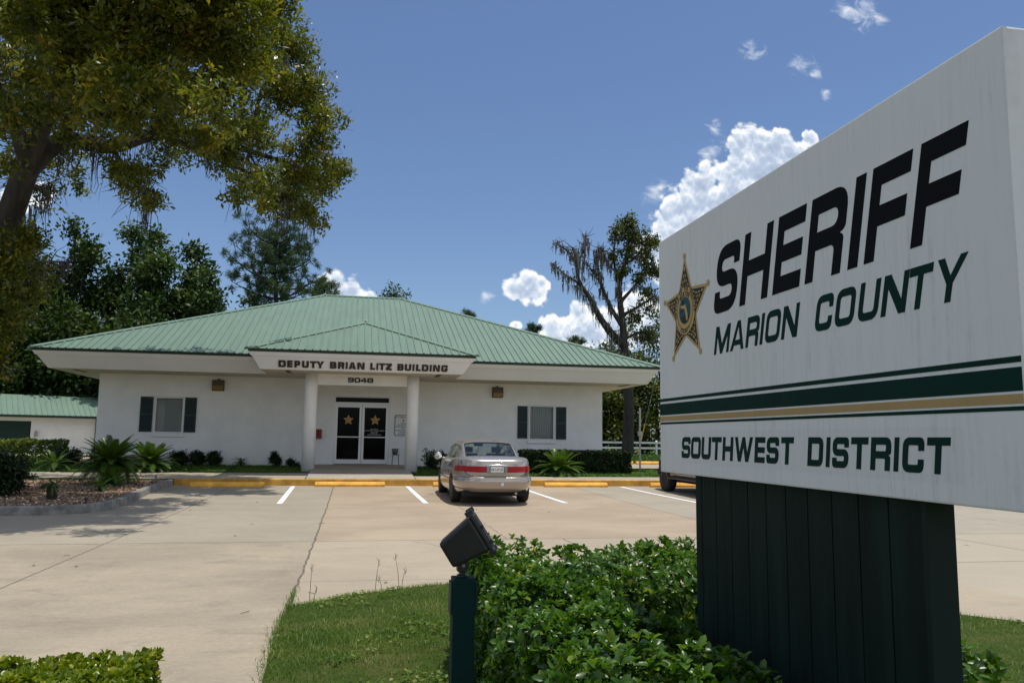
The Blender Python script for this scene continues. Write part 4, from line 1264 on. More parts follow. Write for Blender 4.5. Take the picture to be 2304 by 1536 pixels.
class Car:
    """local frame: y runs from the rear bumper (0) to the nose (L), x to the right, z up"""
    def __init__(s, L, Wd, zb, zs, crown, nr, nf):
        s.L, s.W, s.zb, s.zs, s.crown, s.nr, s.nf = L, Wd, zb, zs, crown, nr, nf
        s.ths = np.linspace(0, 2 * math.pi, 161)[:-1]

    def plan(s, th, inset=0.0):
        c, sn = math.cos(th), math.sin(th)
        n = s.nf if sn > 0 else s.nr
        x = (s.W - inset) * math.copysign(abs(c) ** (2 / n), c)
        y = s.L / 2 + (s.L / 2 - inset * .9) * math.copysign(abs(sn) ** (2 / n), sn)
        return x, y

    def rings(s, levels):
        out = []
        for (inset, f, cr) in levels:
            rg = []
            for th in s.ths:
                x, y = s.plan(th, inset)
                zb, zs = s.zb(y), s.zs(y)
                rg.append((x, y, zb + f * (zs - zb) + cr * s.crown(y)))
            out.append(rg)
        return out

    def body(s):
        lv = [(.45, 0, 0), (.12, 0, 0), (.05, .03, 0), (.016, .12, 0), (.004, .28, 0), (0, .45, 0), (.001, .6, 0), (.010, .76, 0), (.022, .90, 0), (.045, .975, 0), (.085, 1.0, .25), (.16, 1.0, .55), (.30, 1.0, .85), (.55, 1.0, 1.0), (.8, 1.0, 1.04)]
        rg = s.rings(lv); n = len(s.ths)
        V = [p for r_ in rg for p in r_]
        F = [(i * n + j, i * n + (j + 1) % n, (i + 1) * n + (j + 1) % n, (i + 1) * n + j) for i in range(len(rg) - 1) for j in range(n)]
        F += [tuple(range(n))[::-1], tuple(range((len(rg) - 1) * n, len(rg) * n))]
        mb = MB(); mb.add(V, F)
        return mb.mesh('body', None)

    def surf(s, th, f, out=.004, lv=None):
        """point on the side skin at plan angle th, height fraction f"""
        tab = [(0, .12), (.03, .05), (.12, .016), (.28, .004), (.45, 0), (.6, .001), (.76, .010), (.90, .022), (.975, .045)]
        ins = interp(f, tab)
        x, y = s.plan(th, ins - out)
        x2, y2 = s.plan(th, ins)
        return (x, y, s.zb(y2) + f * (s.zs(y2) - s.zb(y2)))

    def patch(s, th0, th1, f0, f1, nu=14, nv=5, out=.006, name='patch', mt=None, f0b=None, f1b=None):
        V = []
        for i in range(nu + 1):
            u = i / nu; th = th0 + (th1 - th0) * u
            a = f0 + ((f0b if f0b is not None else f0) - f0) * u; b = f1 + ((f1b if f1b is not None else f1) - f1) * u
            for j in range(nv + 1): V.append(s.surf(th, a + (b - a) * j / nv, out))
        k = nv + 1
        F = [(i * k + j, (i + 1) * k + j, (i + 1) * k + j + 1, i * k + j + 1) for i in range(nu) for j in range(nv)]
        mb = MB(); mb.add(V, F)
        return mb.mesh(name, mt, smooth=True)


def th_for_x(car, x, rear=True):
    """plan angle where the rear (or front) outline has this x"""
    n = car.nr if rear else car.nf
    c = math.copysign((abs(x) / car.W) ** (n / 2), x)
    a = math.acos(max(-1, min(1, c)))
    return -a if rear else a


def th_for_y(car, y, left=True):
    sn = (y - car.L / 2) / (car.L / 2)
    n = car.nf if sn > 0 else car.nr
    v = math.copysign(abs(sn) ** (n / 2), sn)
    a = math.asin(max(-1, min(1, v)))
    return (math.pi - a) if left else a


def greenhouse(st, hw_b, hw_t, ztop, zbelt, section=12):
    """st: list of y; the others are functions of y. returns surface function S(y, s) with s from -1 (left belt) to 1"""
    def Sf(y, s):
        zb, zt, wb, wt = zbelt(y), ztop(y), hw_b(y), hw_t(y)
        a = abs(s); sg = 1 if s >= 0 else -1
        if a > .5:
            u = (1 - a) / .5
            return (sg * (wb + (wt - wb) * u ** 1.1), y, zb + (zt - .045 - zb) * u)
        u = a / .5
        return (sg * wt * (1 - (1 - u) ** 1.0 * 1.0) if False else sg * wt * u, y, zt - .045 * u ** 3)
    return Sf


def grid_mesh(name, fn, us, vs, mt, smooth=True, flip=False):
    V = [fn(u, v) for u in us for v in vs]
    k = len(vs)
    F = [(i * k + j, (i + 1) * k + j, (i + 1) * k + j + 1, i * k + j + 1) for i in range(len(us) - 1) for j in range(k - 1)]
    mb = MB(); mb.add(V, F)
    return mb.mesh(name, mt, smooth=smooth)


def local_part(name, me, parent, mt=None, label=None):
    if mt and not me.materials: me.materials.append(mt)
    o = bpy.data.objects.new(name, me); COL.objects.link(o); o.parent = parent
    if label: o['label'] = label
    return o


def wheel(parent, x, y, r, wd, side):
    xo = x + side * wd / 2
    prof = [(r * .62, -wd / 2), (r * .93, -wd / 2), (r, -wd * .36), (r, wd * .36), (r * .93, wd / 2), (r * .64, wd / 2 - .004)]
    tyre = local_part('wheel', MB().lathe(prof, (x, y, r), 36, 'x').mesh('wheel', M['rubber'], smooth=False), parent)
    for p in tyre.data.polygons: p.use_smooth = True
    mb = MB()
    mb.lathe([(r * .635, side * (wd / 2 - .02)), (r * .60, side * (wd / 2 + .002)), (r * .54, side * (wd / 2 - .03)), (r * .2, side * (wd / 2 - .05))], (x, y, r), 30, 'x')
    mb.lathe([(r * .15, side * (wd / 2 - .05)), (r * .13, side * (wd / 2 - .008)), (r * .05, side * (wd / 2 - .006))], (x, y, r), 16, 'x')
    for k in range(6):
        a = 2 * math.pi * k / 6
        Mx = Matrix.Translation((xo - side * .025, y, r)) @ Matrix.Rotation(a, 4, 'X')
        mb.obox(Mx, -.012, .012, -r * .08, r * .08, r * .1, r * .57)
    local_part('rim', mb.mesh('rim', M['rim']), tyre)


def seam(car, pts, wd=.006, out=.0035, name='seam'):
    """dark panel gap along a list of (th, f)"""
    P = [Vector(car.surf(th, f, out)) for th, f in pts]
    mb = MB(); mb.tube(P, wd, 6)
    return mb.mesh(name, M['dark'])


def sedan():
    car = Car(5.08, .935, lambda y: pw(y, [(0, .36), (.5, .27), (1.2, .22), (4, .21), (5.08, .25)]),
              lambda y: pw(y, [(0, 1.00), (.35, 1.035), (.9, 1.02), (1.6, .985), (2.6, .965), (3.4, .945), (3.9, .90), (4.5, .82), (5.08, .66)]),
              lambda y: pw(y, [(0, .035), (.6, .06), (2.5, .07), (4.2, .09), (5.08, .05)]), 4.6, 3.4)
    t = thing('parked_sedan', 'champagne beige four-door sedan parked nose-in, seen from behind, red full-width tail lamps', 'car', (3.20, 17.78, 0.0))
    me = car.body()
    cut = [MB().lathe([(.375, -2), (.375, -.60)], (0, 1.10, .315), 32, 'x').mesh('c', None), MB().lathe([(.375, .60), (.375, 2)], (0, 1.10, .315), 32, 'x').mesh('c', None),
           MB().lathe([(.375, -2), (.375, -.60)], (0, 3.97, .315), 32, 'x').mesh('c', None), MB().lathe([(.375, .60), (.375, 2)], (0, 3.97, .315), 32, 'x').mesh('c', None)]
    me = bool_cut(me, cut)
    me.materials.clear(); me.materials.append(M['paint'])
    for p in me.polygons: p.use_smooth = True
    try: me.set_sharp_from_angle(angle=R(32))
    except Exception: pass
    body = local_part('body', me, t)
    # cabin shell: roof and pillars in paint, glass set 4 mm proud
    zt = lambda y: pw(y, [(.80, 1.045), (1.15, 1.215), (1.55, 1.375), (2.0, 1.435), (2.55, 1.45), (3.0, 1.42), (3.4, 1.30), (3.95, 1.02)])
    wb = lambda y: pw(y, [(.80, .70), (1.3, .79), (2.2, .84), (3.2, .83), (3.95, .74)])
    wt = lambda y: pw(y, [(.80, .66), (1.3, .63), (1.8, .60), (2.4, .60), (3.0, .60), (3.5, .66), (3.95, .70)])
    zbelt = lambda y: min(car.zs(y) - .015, zt(y) - .02)
    G = greenhouse(None, wb, wt, zt, zbelt)
    ss = list(np.linspace(-1, -.5, 8)) + list(np.linspace(-.5, .5, 17))[1:] + list(np.linspace(.5, 1, 8))[1:]
    # pillars and roof: only where there is no glass
    roofm = grid_mesh('roof_panel', G, np.linspace(1.58, 2.98, 18), np.linspace(-.62, .62, 23), M['paint'])
    rp = local_part('roof_panel', roofm, body)
    mbp = []
    for sg in (-1, 1):
        rng_ = lambda a, b, n=6: np.linspace(a, b, n) * sg
        mbp.append(grid_mesh('p', G, np.linspace(.80, 1.58, 10), rng_(.455, .60), M['paint']))      # C pillar outer
        mbp.append(grid_mesh('p', G, np.linspace(.80, 1.42, 10), rng_(.60, 1.0), M['paint']))
        mbp.append(grid_mesh('p', G, np.linspace(1.42, 1.58, 4), rng_(.60, .70), M['paint']))
        mbp.append(grid_mesh('p', G, np.linspace(2.98, 3.93, 10), rng_(.44, .60), M['paint']))      # A pillar
        mbp.append(grid_mesh('p', G, np.linspace(2.36, 2.46, 3), rng_(.60, 1.0), M['dark']))        # B pillar
    local_part('pillars', join('pillars', mbp), body)
    off = lambda u, v: G(u, v)
    local_part('rear_window', grid_mesh('rear_window', G, np.linspace(.88, 1.55, 12), np.linspace(-.45, .45, 19), M['carglass']), body)
    local_part('windscreen', grid_mesh('windscreen', G, np.linspace(2.99, 3.92, 12), np.linspace(-.44, .44, 17), M['carglass']), body)
    for sg in (-1, 1):
        local_part('side_window', grid_mesh('side_window', G, np.linspace(1.42, 2.355, 10), np.linspace(.62, 1.0, 6) * sg, M['carglass']), body)
        local_part('side_window', grid_mesh('side_window', G, np.linspace(2.465, 3.45, 10), np.linspace(.62, 1.0, 6) * sg, M['carglass']), body)
    # dark glass surround, cabin furniture seen through the rear glass
    mb = MB()
    for sg in (-1, 1):
        mb.tube([G(y, .452 * sg) for y in np.linspace(.87, 1.56, 10)], .014, 6)
        mb.tube([G(y, .60 * sg) for y in np.linspace(1.40, 3.4, 18)], .010, 6)
    mb.tube([G(1.565, s) for s in np.linspace(-.45, .45, 12)], .016, 6); mb.tube([G(.872, s) for s in np.linspace(-.45, .45, 12)], .016, 6)
    local_part('window_trim', mb.mesh('window_trim', M['dark']), body)
    mb = MB()
    mb.box(-.62, .62, .98, 1.42, .98, 1.03); mb.box(-.60, .60, 1.43, 1.55, .5, 1.04)
    for hx in (-.36, .36):
        mb.box(hx - .24, hx + .24, 2.30, 2.44, .6, 1.10); mb.box(hx - .12, hx + .12, 2.31, 2.40, 1.12, 1.26)
    mb.box(-.14, .14, 1.10, 1.16, 1.03, 1.06)
    mb.box(-.66, .66, 3.45, 3.8, .9, .99)
    local_part('seats', mb.mesh('seats', M['cabin'], bevel=.02), body)
    local_part('interior_mirror', MB().box(-.12, .12, 3.02, 3.04, 1.27, 1.335).mesh('interior_mirror', M['dark'], bevel=.01), body)
    # rear end
    fz = lambda z: (z - car.zb(.1)) / (car.zs(.1) - car.zb(.1))
    TX_ = lambda x: th_for_x(car, x)
    for sg in (-1, 1):
        p0 = TX_(.235 * sg); p1 = TX_(.885 * sg)
        tl = car.patch(p0, p1, fz(.735), fz(.878), 22, 6, .012, 'tail_lamp', M['redlens'], f0b=fz(.765), f1b=fz(.865))
        lo = local_part('tail_lamp', tl, body)
        a_ = TX_(.17 * sg)
        local_part('reverse_lamp', car.patch(a_, TX_(.23 * sg), fz(.735), fz(.875), 4, 4, .013, 'reverse_lamp', M['greylens']), body)
    local_part('plate_recess', car.patch(TX_(-.165), TX_(.165), fz(.735), fz(.875), 6, 2, .006, 'plate_recess', M['dark']), body)
    yr = car.surf(TX_(0), fz(.80), .0)[1]
    pl = local_part('licence_plate', MB().box(-.152, .152, yr - .024, yr - .014, .742, .868).mesh('licence_plate', M['plate'], bevel=.004), body)
    PM = lambda x, z, k=0: plane_matrix((x, yr - .0245 - k * .0006, z), (1, 0, 0), (0, 0, 1))
    me = font_mesh('n', '041', .078, M['plategreen'], .0004, offset=.001); me.transform(PM(-.085, .775)); n1_ = me
    me = font_mesh('n', '1XH', .078, M['plategreen'], .0004, offset=.001); me.transform(PM(.092, .775))
    local_part('plate_number', join('plate_number', [n1_, me]), pl)
    me = contour_mesh('plate_orange', [circ(.017, 14, -.004, -.012), circ(.015, 14, .016, .012)], .0004, M['orange']); me.transform(PM(0, .803)); local_part('plate_orange', me, pl)
    me = contour_mesh('plate_sticker', [[(0, 0), (.035, 0), (.035, .026), (0, .026)]], .0004, M['yellow']); me.transform(PM(.105, .838)); local_part('plate_sticker', me, pl)
    mb = MB(); pts = [car.surf(TX_(x), fz(.885 + .018 * (1 - (x / .25) ** 4)), .022) for x in np.linspace(-.25, .25, 15)]
    mb.tube(pts, [.010] + [.017] * 13 + [.010], 10)
    local_part('chrome_bar', mb.mesh('chrome_bar', M['chrome'], smooth=True), body)
    mb = MB(); pts = [car.surf(TX_(x), fz(.722 - .01 * (1 - (x / .22) ** 4)), .012) for x in np.linspace(-.22, .22, 13)]
    mb.tube(pts, [.006] + [.013] * 11 + [.006], 8)
    local_part('plate_ledge', mb.mesh('plate_ledge', M['paint'], smooth=True), body)
    # bumper: proud strip wrapping the tail
    thL, thR = th_for_y(car, .72, True), th_for_y(car, .72, False)
    thL = -(2 * math.pi - thL) if thL > 0 else thL
    prof = [(.30, -.01), (.32, .012), (.36, .030), (.44, .040), (.52, .046), (.565, .046), (.575, .034), (.60, .034), (.625, .028), (.635, .004)]
    V = []; nu = 60
    for i in range(nu + 1):
        th = thL + (thR - thL) * i / nu
        for (z, o_) in prof:
            f = (z - .33) / (1.0 - .33)
            p = car.surf(th, max(f, .0), o_); V.append((p[0], p[1], z))
    k = len(prof)
    F = [(i * k + j, (i + 1) * k + j, (i + 1) * k + j + 1, i * k + j + 1) for i in range(nu) for j in range(k - 1)]
    mb = MB(); mb.add(V, F + [tuple(range(k))[::-1], tuple(range(nu * k, nu * k + k))])
    bmp = local_part('rear_bumper', mb.mesh('rear_bumper', M['paint'], smooth=True), body)
    yb_ = car.surf(TX_(.12), .3, .046)[1]
    local_part('bumper_sticker', MB().quad((.085, yb_ - .006, .445), (.155, yb_ - .006, .445), (.145, yb_ - .006, .515), (.095, yb_ - .006, .515)).mesh('bumper_sticker', M['plate'], recalc=False), bmp)
    # lid and door gaps
    F_ = lambda z: fz(z)
    local_part('boot_gap', seam(car, [(TX_(-.80), F_(.985)), (TX_(-.76), F_(.88)), (TX_(-.70), F_(.75)), (TX_(-.66), F_(.69)), (TX_(-.60), F_(.655)), (TX_(-.3), F_(.645)), (TX_(0), F_(.645)), (TX_(.3), F_(.645)), (TX_(.60), F_(.655)), (TX_(.66), F_(.69)), (TX_(.70), F_(.75)), (TX_(.76), F_(.88)), (TX_(.80), F_(.985))], .0055, .013), body)
    me = font_mesh('emblem', 'Custom', .055, M['chrome'], .002, 'LEFT'); yq = car.surf(TX_(-.55), F_(.69), .0)[1]
    me.transform(plane_matrix((-.57, yq - .012, .672), (1, -.02, 0), (0, 0, 1))); local_part('model_script', me, body)
    for left in (True, False):
        ty = lambda y: th_for_y(car, y, left)
        g1 = [(ty(2.42), .98), (ty(2.42), .1)]
        g2 = [(ty(3.52), .98), (ty(3.56), .1)]
        g3 = [(ty(1.62), .97), (ty(1.5), .6), (ty(1.62), .1)]
        for g in (g1, g2, g3): local_part('door_gap', seam(car, g, .004, .001), body)
        sg = -1 if left else 1
        for yy_ in (1.75, 2.75):
            P = [car.surf(ty(yy_ + d_), .80, .012) for d_ in (0, .05, .12, .18)]
            local_part('door_handle', MB().tube(P, .012, 8).mesh('door_handle', M['paint'], smooth=True), body)
        P = [car.surf(ty(y), .42, .008) for y in np.linspace(1.55, 3.5, 20)]
        local_part('side_moulding', MB().tube(P, .014, 6).mesh('side_moulding', M['paint'], smooth=True), body)
        mb = MB(); mb.lathe([(.02, -.05), (.085, -.04), (.10, 0), (.085, .05), (.03, .075)], (sg * 1.02, 3.32, 1.00), 18, 'y'); mb.box(sg * .88 - .06, sg * .88 + .06, 3.30, 3.36, .93, .97)
        mr = local_part('door_mirror', mb.mesh('door_mirror', M['paint'], smooth=True), body)
        local_part('mirror_glass', MB().lathe([(.082, -.0455), (.078, -.049), (.01, -.0495)], (sg * 1.02, 3.32, 1.00), 18, 'y').mesh('mirror_glass', M['chrome']), mr)
        wheel(t, sg * .805, 1.10, .325, .215, sg); wheel(t, sg * .805, 3.97, .325, .215, sg)
        local_part('headlight', car.patch(th_for_x(car, .42 * sg, False), th_for_x(car, .86 * sg, False), .58, .86, 10, 4, .008, 'headlight', M['greylens']), body)
    local_part('exhaust', MB().tube([(.45, .05, .27), (.45, .5, .27)], .028, 12).mesh('exhaust', M['galv']), body)
    mb = MB().box(-.72, .72, .25, 4.8, .2, .34); local_part('underbody', mb.mesh('underbody', M['dark']), body)
    t.rotation_euler = (R(.5), 0, R(-0.6))
    return t


car_t = sedan()
car_t.location.z = lot_h(18.9)


def suv():
    car = Car(4.75, .92, lambda y: pw(y, [(0, .50), (.6, .42), (4.2, .42), (4.75, .48)]),
              lambda y: pw(y, [(0, 1.10), (1.5, 1.10), (3.3, 1.08), (4.0, 1.05), (4.75, .92)]),
              lambda y: pw(y, [(0, .03), (2.4, .05), (4.2, .06), (4.75, .03)]), 7.0, 5.0)
    t = thing('utility_vehicle', 'dark pewter sport utility vehicle with black running board, mostly hidden behind the big sign', 'car', (9.86, 18.42, 0))
    me = car.body()
    cut = []
    for yw in (.95, 3.72):
        for sg in (-1, 1): cut.append(MB().lathe([(.44, sg * .58), (.44, sg * 2)] if sg > 0 else [(.44, -2), (.44, -.58)], (0, yw, .40), 32, 'x').mesh('c', None))
    me = bool_cut(me, cut); me.materials.clear(); me.materials.append(M['suvpaint'])
    for p in me.polygons: p.use_smooth = True
    try: me.set_sharp_from_angle(angle=R(32))
    except Exception: pass
    body = local_part('body', me, t)
    zt = lambda y: pw(y, [(.10, 1.12), (.22, 1.45), (.42, 1.70), (1.4, 1.76), (2.4, 1.74), (2.8, 1.66), (3.35, 1.12)])
    wb = lambda y: pw(y, [(.10, .80), (.4, .84), (2.6, .85), (3.35, .78)])
    wt = lambda y: pw(y, [(.10, .76), (.4, .70), (1.4, .68), (2.6, .68), (3.35, .74)])
    G = greenhouse(None, wb, wt, zt, lambda y: min(car.zs(y) - .01, zt(y) - .02))
    local_part('roof_panel', grid_mesh('roof_panel', G, np.linspace(.44, 2.72, 18), np.linspace(-.6, .6, 23), M['suvpaint']), body)
    local_part('rear_window', grid_mesh('rear_window', G, np.linspace(.14, .43, 8), np.linspace(-.46, .46, 15), M['carglass']), body)
    local_part('windscreen', grid_mesh('windscreen', G, np.linspace(2.73, 3.32, 10), np.linspace(-.46, .46, 15), M['carglass']), body)
    ms = []
    for sg in (-1, 1):
        for (a, b) in ((.52, 1.18), (1.26, 2.02), (2.10, 2.95)):
            local_part('side_window', grid_mesh('side_window', G, np.linspace(a, b, 8), np.linspace(.62, 1, 5) * sg, M['carglass']), body)
        for (a, b) in ((.10, .52), (1.18, 1.26), (2.02, 2.10)):
            ms.append(grid_mesh('p', G, np.linspace(a, b, 5), np.linspace(.46, 1, 9) * sg, M['suvpaint']))
        ms.append(grid_mesh('p', G, np.linspace(2.73, 3.32, 8), np.linspace(.46, .62, 5) * sg, M['suvpaint']))
    local_part('pillars', join('pillars', ms), body)
    mb = MB()
    for hx in (-.38, .38): mb.box(hx - .25, hx + .25, 1.9, 2.05, .7, 1.35)
    mb.box(-.66, .66, .95, 1.1, .7, 1.3); local_part('seats', mb.mesh('seats', M['cabin'], bevel=.03), body)
    for sg in (-1, 1):
        mb = MB().box(sg * .93 - .07, sg * .93 + .07, 1.36, 3.30, .40, .455); mb.box(sg * .82 - .05, sg * .82 + .05, 1.5, 1.56, .38, .5); mb.box(sg * .82 - .05, sg * .82 + .05, 3.1, 3.16, .38, .5)
        local_part('running_board', mb.mesh('running_board', M['plasticblack'], bevel=.015), body)
        left = sg < 0
        for y in (1.22, 2.06, 3.10): local_part('door_gap', seam(car, [(th_for_y(car, y, left), .97), (th_for_y(car, y, left), .05)], .005, .001), body)
        for y in (1.40, 2.22): local_part('door_handle', MB().tube([car.surf(th_for_y(car, y + d_, left), .72, .014) for d_ in (0, .06, .14)], .014, 8).mesh('door_handle', M['plasticblack']), body)
        P = [car.surf(th_for_y(car, y, left), .30, .01) for y in np.linspace(1.45, 3.2, 14)]
        local_part('side_moulding', MB().tube(P, .022, 6).mesh('side_moulding', M['plasticblack']), body)
        mb = MB().box(sg * 1.03 - .10, sg * 1.03 + .10, 2.88, 2.98, 1.08, 1.24); mb.box(sg * .9 - .06, sg * .9 + .06, 2.9, 2.95, 1.1, 1.15)
        local_part('door_mirror', mb.mesh('door_mirror', M['suvpaint'], bevel=.03), body)
        wheel(t, sg * .80, .95, .385, .25, sg); wheel(t, sg * .80, 3.72, .385, .25, sg)
        local_part('tail_lamp', car.patch(th_for_x(car, .62 * sg), th_for_x(car, .86 * sg), .55, .92, 8, 4, .01, 'tail_lamp', M['redlens']), body)
        local_part('headlight', car.patch(th_for_x(car, .50 * sg, False), th_for_x(car, .84 * sg, False), .62, .90, 8, 4, .01, 'headlight', M['greylens']), body)
    thL, thR = th_for_y(car, .45, True), th_for_y(car, .45, False); thL -= 2 * math.pi
    local_part('rear_bumper', car.patch(thL, thR, .02, .26, 40, 4, .05, 'rear_bumper', M['plasticblack']), body)
    thL, thR = th_for_y(car, 4.3, True), th_for_y(car, 4.3, False)
    local_part('front_bumper', car.patch(thR, thL, .02, .36, 40, 4, .05, 'front_bumper', M['plasticblack']), body)
    local_part('underbody', MB().box(-.7, .7, .3, 4.4, .3, .48).mesh('underbody', M['dark']), body)
    t.location.z = lot_h(21)
    return t


suv()

# ------------------------------------------------------------------ fence, sign post, guy guards
FY = 56.0
fn = thing('rail_fence', 'white two-rail vinyl fence in front of the woods on the right', 'fence', (24, FY, .45))
xs_f = [14.3, 17.9 - 1.2, 19.6, 22.02, 24.5, 27.0, 29.5, 32, 34.5, 37, 39.5]
for x in xs_f:
    part('post', MB().box(x - .065, x + .065, FY - .065, FY + .065, .3, 1.44).prism([(-.08, 1.441), (.08, 1.441), (0, 1.50)], x - .08, x + .08, lambda u, v, w_: (w_, FY + u, v)).mesh('post', M['vinyl'], bevel=.006), fn)
for z in (.88, 1.27):
    part('rail', MB().box(xs_f[0], xs_f[-1], FY - .10, FY - .068, z, z + .14).mesh('rail', M['vinyl']), fn)
sp = thing('sign_post', 'thin galvanised post carrying a small traffic sign seen edge-on, right of the clipped hedge', 'sign', (10.46, 28.25, .42))
part('post', MB().box(10.43, 10.49, 28.22, 28.26, .3, 2.72).mesh('post', M['galv']), sp)
part('sign_plate', MB().obox(Matrix.Translation((10.46, 28.20, 2.35)) @ Matrix.Rotation(R(62), 4, 'Z'), -.23, .23, -.004, .004, -.35, .35).mesh('sign_plate', M['galv']), sp)
part('bracket', MB().box(10.38, 10.54, 28.19, 28.29, 1.66, 1.84).box(10.41, 10.51, 28.17, 28.218, 1.50, 1.66).mesh('bracket', M['galv'], bevel=.02), sp)
for k, (x, lb) in enumerate(((20.0, 'yellow guy wire guard leaning in front of the fence, nearer the tree trunk'), (22.0, 'yellow guy wire guard leaning in front of the fence, nearer the big sign'))):
    t = thing('guy_guard', lb, 'guy wire', (x, 54.5, .45), 'yellow guy wire guards')
    part('guard', MB().tube([(x, 54.5, .4), (x + .62, 54.6, 2.7)], .04, 8).mesh('guard', M['guy']), t)
    part('wire', MB().tube([(x + .62, 54.6, 2.7), (x + 2.6, 55.0, 10.0)], .012, 6).mesh('wire', M['galv']), t)


# ------------------------------------------------------------------ vegetation helpers
def unit(v):
    return v / np.maximum(np.linalg.norm(v, axis=1, keepdims=True), 1e-9)


def rdir(n, up=0.0):
    v = rng.normal(size=(n, 3)); v = unit(v); v[:, 2] += up
    return unit(v)


def leaf_quads(P, D, N, L, Wd, fold=0.12):
    """simple diamond leaves"""
    n = len(P)
    L = np.broadcast_to(L, (n,))[:, None]; Wd = np.broadcast_to(Wd, (n,))[:, None]
    Sd = unit(np.cross(D, N)); Nn = np.cross(Sd, D)
    V = np.stack([P, P + D * L * .5 + Sd * Wd * .5 + Nn * Wd * fold, P + D * L, P + D * L * .45 - Sd * Wd * .5 + Nn * Wd * fold], 1).reshape(-1, 3)
    F = np.arange(n * 4).reshape(n, 4)
    return V, [F]


def leaf_fold(P, D, N, L, Wd, droop=0.25, fold=0.25):
    """leaf with a folded midrib and a drooping tip: 9 vertices, 6 faces"""
    n = len(P)
    L = np.broadcast_to(L, (n,))[:, None]; Wd = np.broadcast_to(Wd, (n,))[:, None]
    Sd = unit(np.cross(D, N)); Nn = np.cross(Sd, D)
    mid = lambda t: P + D * L * t - Nn * L * droop * t * t
    m0, m1, m2, m3 = mid(0.0), mid(.38), mid(.78), mid(1.0)
    up = Nn * Wd * fold
    a1, b1 = m1 + Sd * Wd * .5 + up, m1 - Sd * Wd * .5 + up
    a2, b2 = m2 + Sd * Wd * .42 + up * .8, m2 - Sd * Wd * .42 + up * .8
    V = np.stack([m0, m1, m2, m3, a1, a2, b1, b2], 1).reshape(-1, 3)
    o = (np.arange(n) * 8)[:, None]
    T = np.concatenate([o + np.array([[0, 1, 4]]), o + np.array([[2, 3, 5]]), o + np.array([[0, 6, 1]]), o + np.array([[2, 7, 3]])])
    Q = np.concatenate([o + np.array([[1, 2, 5, 4]]), o + np.array([[1, 6, 7, 2]])])
    return V, [T, Q]


def merge(parts):
    V = []; F = {}
    o = 0
    for v, fs in parts:
        V.append(v)
        for f in fs: F.setdefault(f.shape[1], []).append(f + o)
        o += len(v)
    return np.concatenate(V), [np.concatenate(x) for x in F.values()]


def sprigs(C, A, k, L, Wd, spread=(25, 75), droop=.25, hires=True, jit=.15):
    """rosettes of k leaves at C around axes A"""
    n = len(C)
    A = unit(A)
    ref = np.where(np.abs(A[:, 2:3]) < .9, np.array([[0, 0, 1.0]]), np.array([[1.0, 0, 0]]))
    U = unit(np.cross(A, ref)); Vv = np.cross(A, U)
    ph = rng.uniform(0, 6.28, n)
    Ps = []; Ds = []; Ns = []; Ls = []
    for i in range(k):
        az = ph + i * 2.4 + rng.normal(0, .15, n)
        el = np.radians(spread[0] + (spread[1] - spread[0]) * ((k - 1 - i) / max(k - 1, 1)) + rng.normal(0, 9, n))
        rad = U * np.cos(az)[:, None] + Vv * np.sin(az)[:, None]
        D = unit(A * np.cos(el)[:, None] + rad * np.sin(el)[:, None])
        Nn = unit(A * np.sin(el)[:, None] - rad * np.cos(el)[:, None])
        sz = L * rng.uniform(.7, 1.15, n) * (0.75 + .25 * (1 - i / k) if k > 3 else 1)
        Ps.append(C + A * (L * .35 * i / k - L * .25)[..., None] if np.ndim(L) else C + A * (L * .35 * i / k - L * .25)); Ds.append(D); Ns.append(unit(Nn + rng.normal(0, jit, (n, 3)))); Ls.append(sz)
    P = np.concatenate(Ps); D = np.concatenate(Ds); Nn = np.concatenate(Ns); LL = np.concatenate(Ls)
    return (leaf_fold(P, D, Nn, LL, LL * (Wd / L), droop) if hires else leaf_quads(P, D, Nn, LL, LL * (Wd / L)))


def in_lobes(n, lobes, shell=.55, squash=1.0):
    """random points in a set of spheres (x, y, z, r), mostly near their skins; returns points and outward directions"""
    lo = np.array(lobes, dtype=float)
    wts = lo[:, 3] ** 2; wts /= wts.sum()
    idx = rng.choice(len(lo), n, p=wts)
    d_ = rdir(n)
    r_ = (shell + (1 - shell) * rng.uniform(0, 1, n)) * np.where(rng.uniform(0, 1, n) < .75, 1.0, rng.uniform(.2, 1, n)) * (1 + rng.normal(0, .08, n))
    P = lo[idx, :3] + d_ * (lo[idx, 3] * r_)[:, None] * np.array([1, 1, squash])
    return P, d_


def crown_mesh(name, lobes, nclump, per, clump_r, L, Wd, mt, up=.25, shell=.5, squash=1.0, tight=1.0):
    """leafy twigs: every clump of leaves fans out from its own twig tip and shares a lean"""
    C0, dr0 = in_lobes(nclump, lobes, shell, squash)
    A0 = unit(dr0 * .7 + rdir(nclump) * .7 + np.array([0, 0, up]))
    C = np.repeat(C0, per, 0); dr = np.repeat(dr0, per, 0); A = np.repeat(A0, per, 0)
    n = len(C)
    C = C + rng.normal(0, clump_r, (n, 3)) * np.array([1, 1, .75]) + A * rng.uniform(-1, 1, n)[:, None] * clump_r
    D = unit(A * .55 * tight + rdir(n) * .9 + np.array([0, 0, -.12]))
    N = unit(A * .75 * tight + np.array([0, 0, .75]) + rdir(n) * .55)
    V, F = leaf_quads(C, D, N, L * rng.uniform(.65, 1.2, n), Wd * rng.uniform(.7, 1.2, n))
    return mesh_np(name, V, F, [mt])


def wiggle(p, q, n, amp):
    p = np.array(p, float); q = np.array(q, float)
    out = [p + (q - p) * t + rng.normal(0, amp, 3) * math.sin(math.pi * t) for t in np.linspace(0, 1, n)]
    return [tuple(v) for v in out]


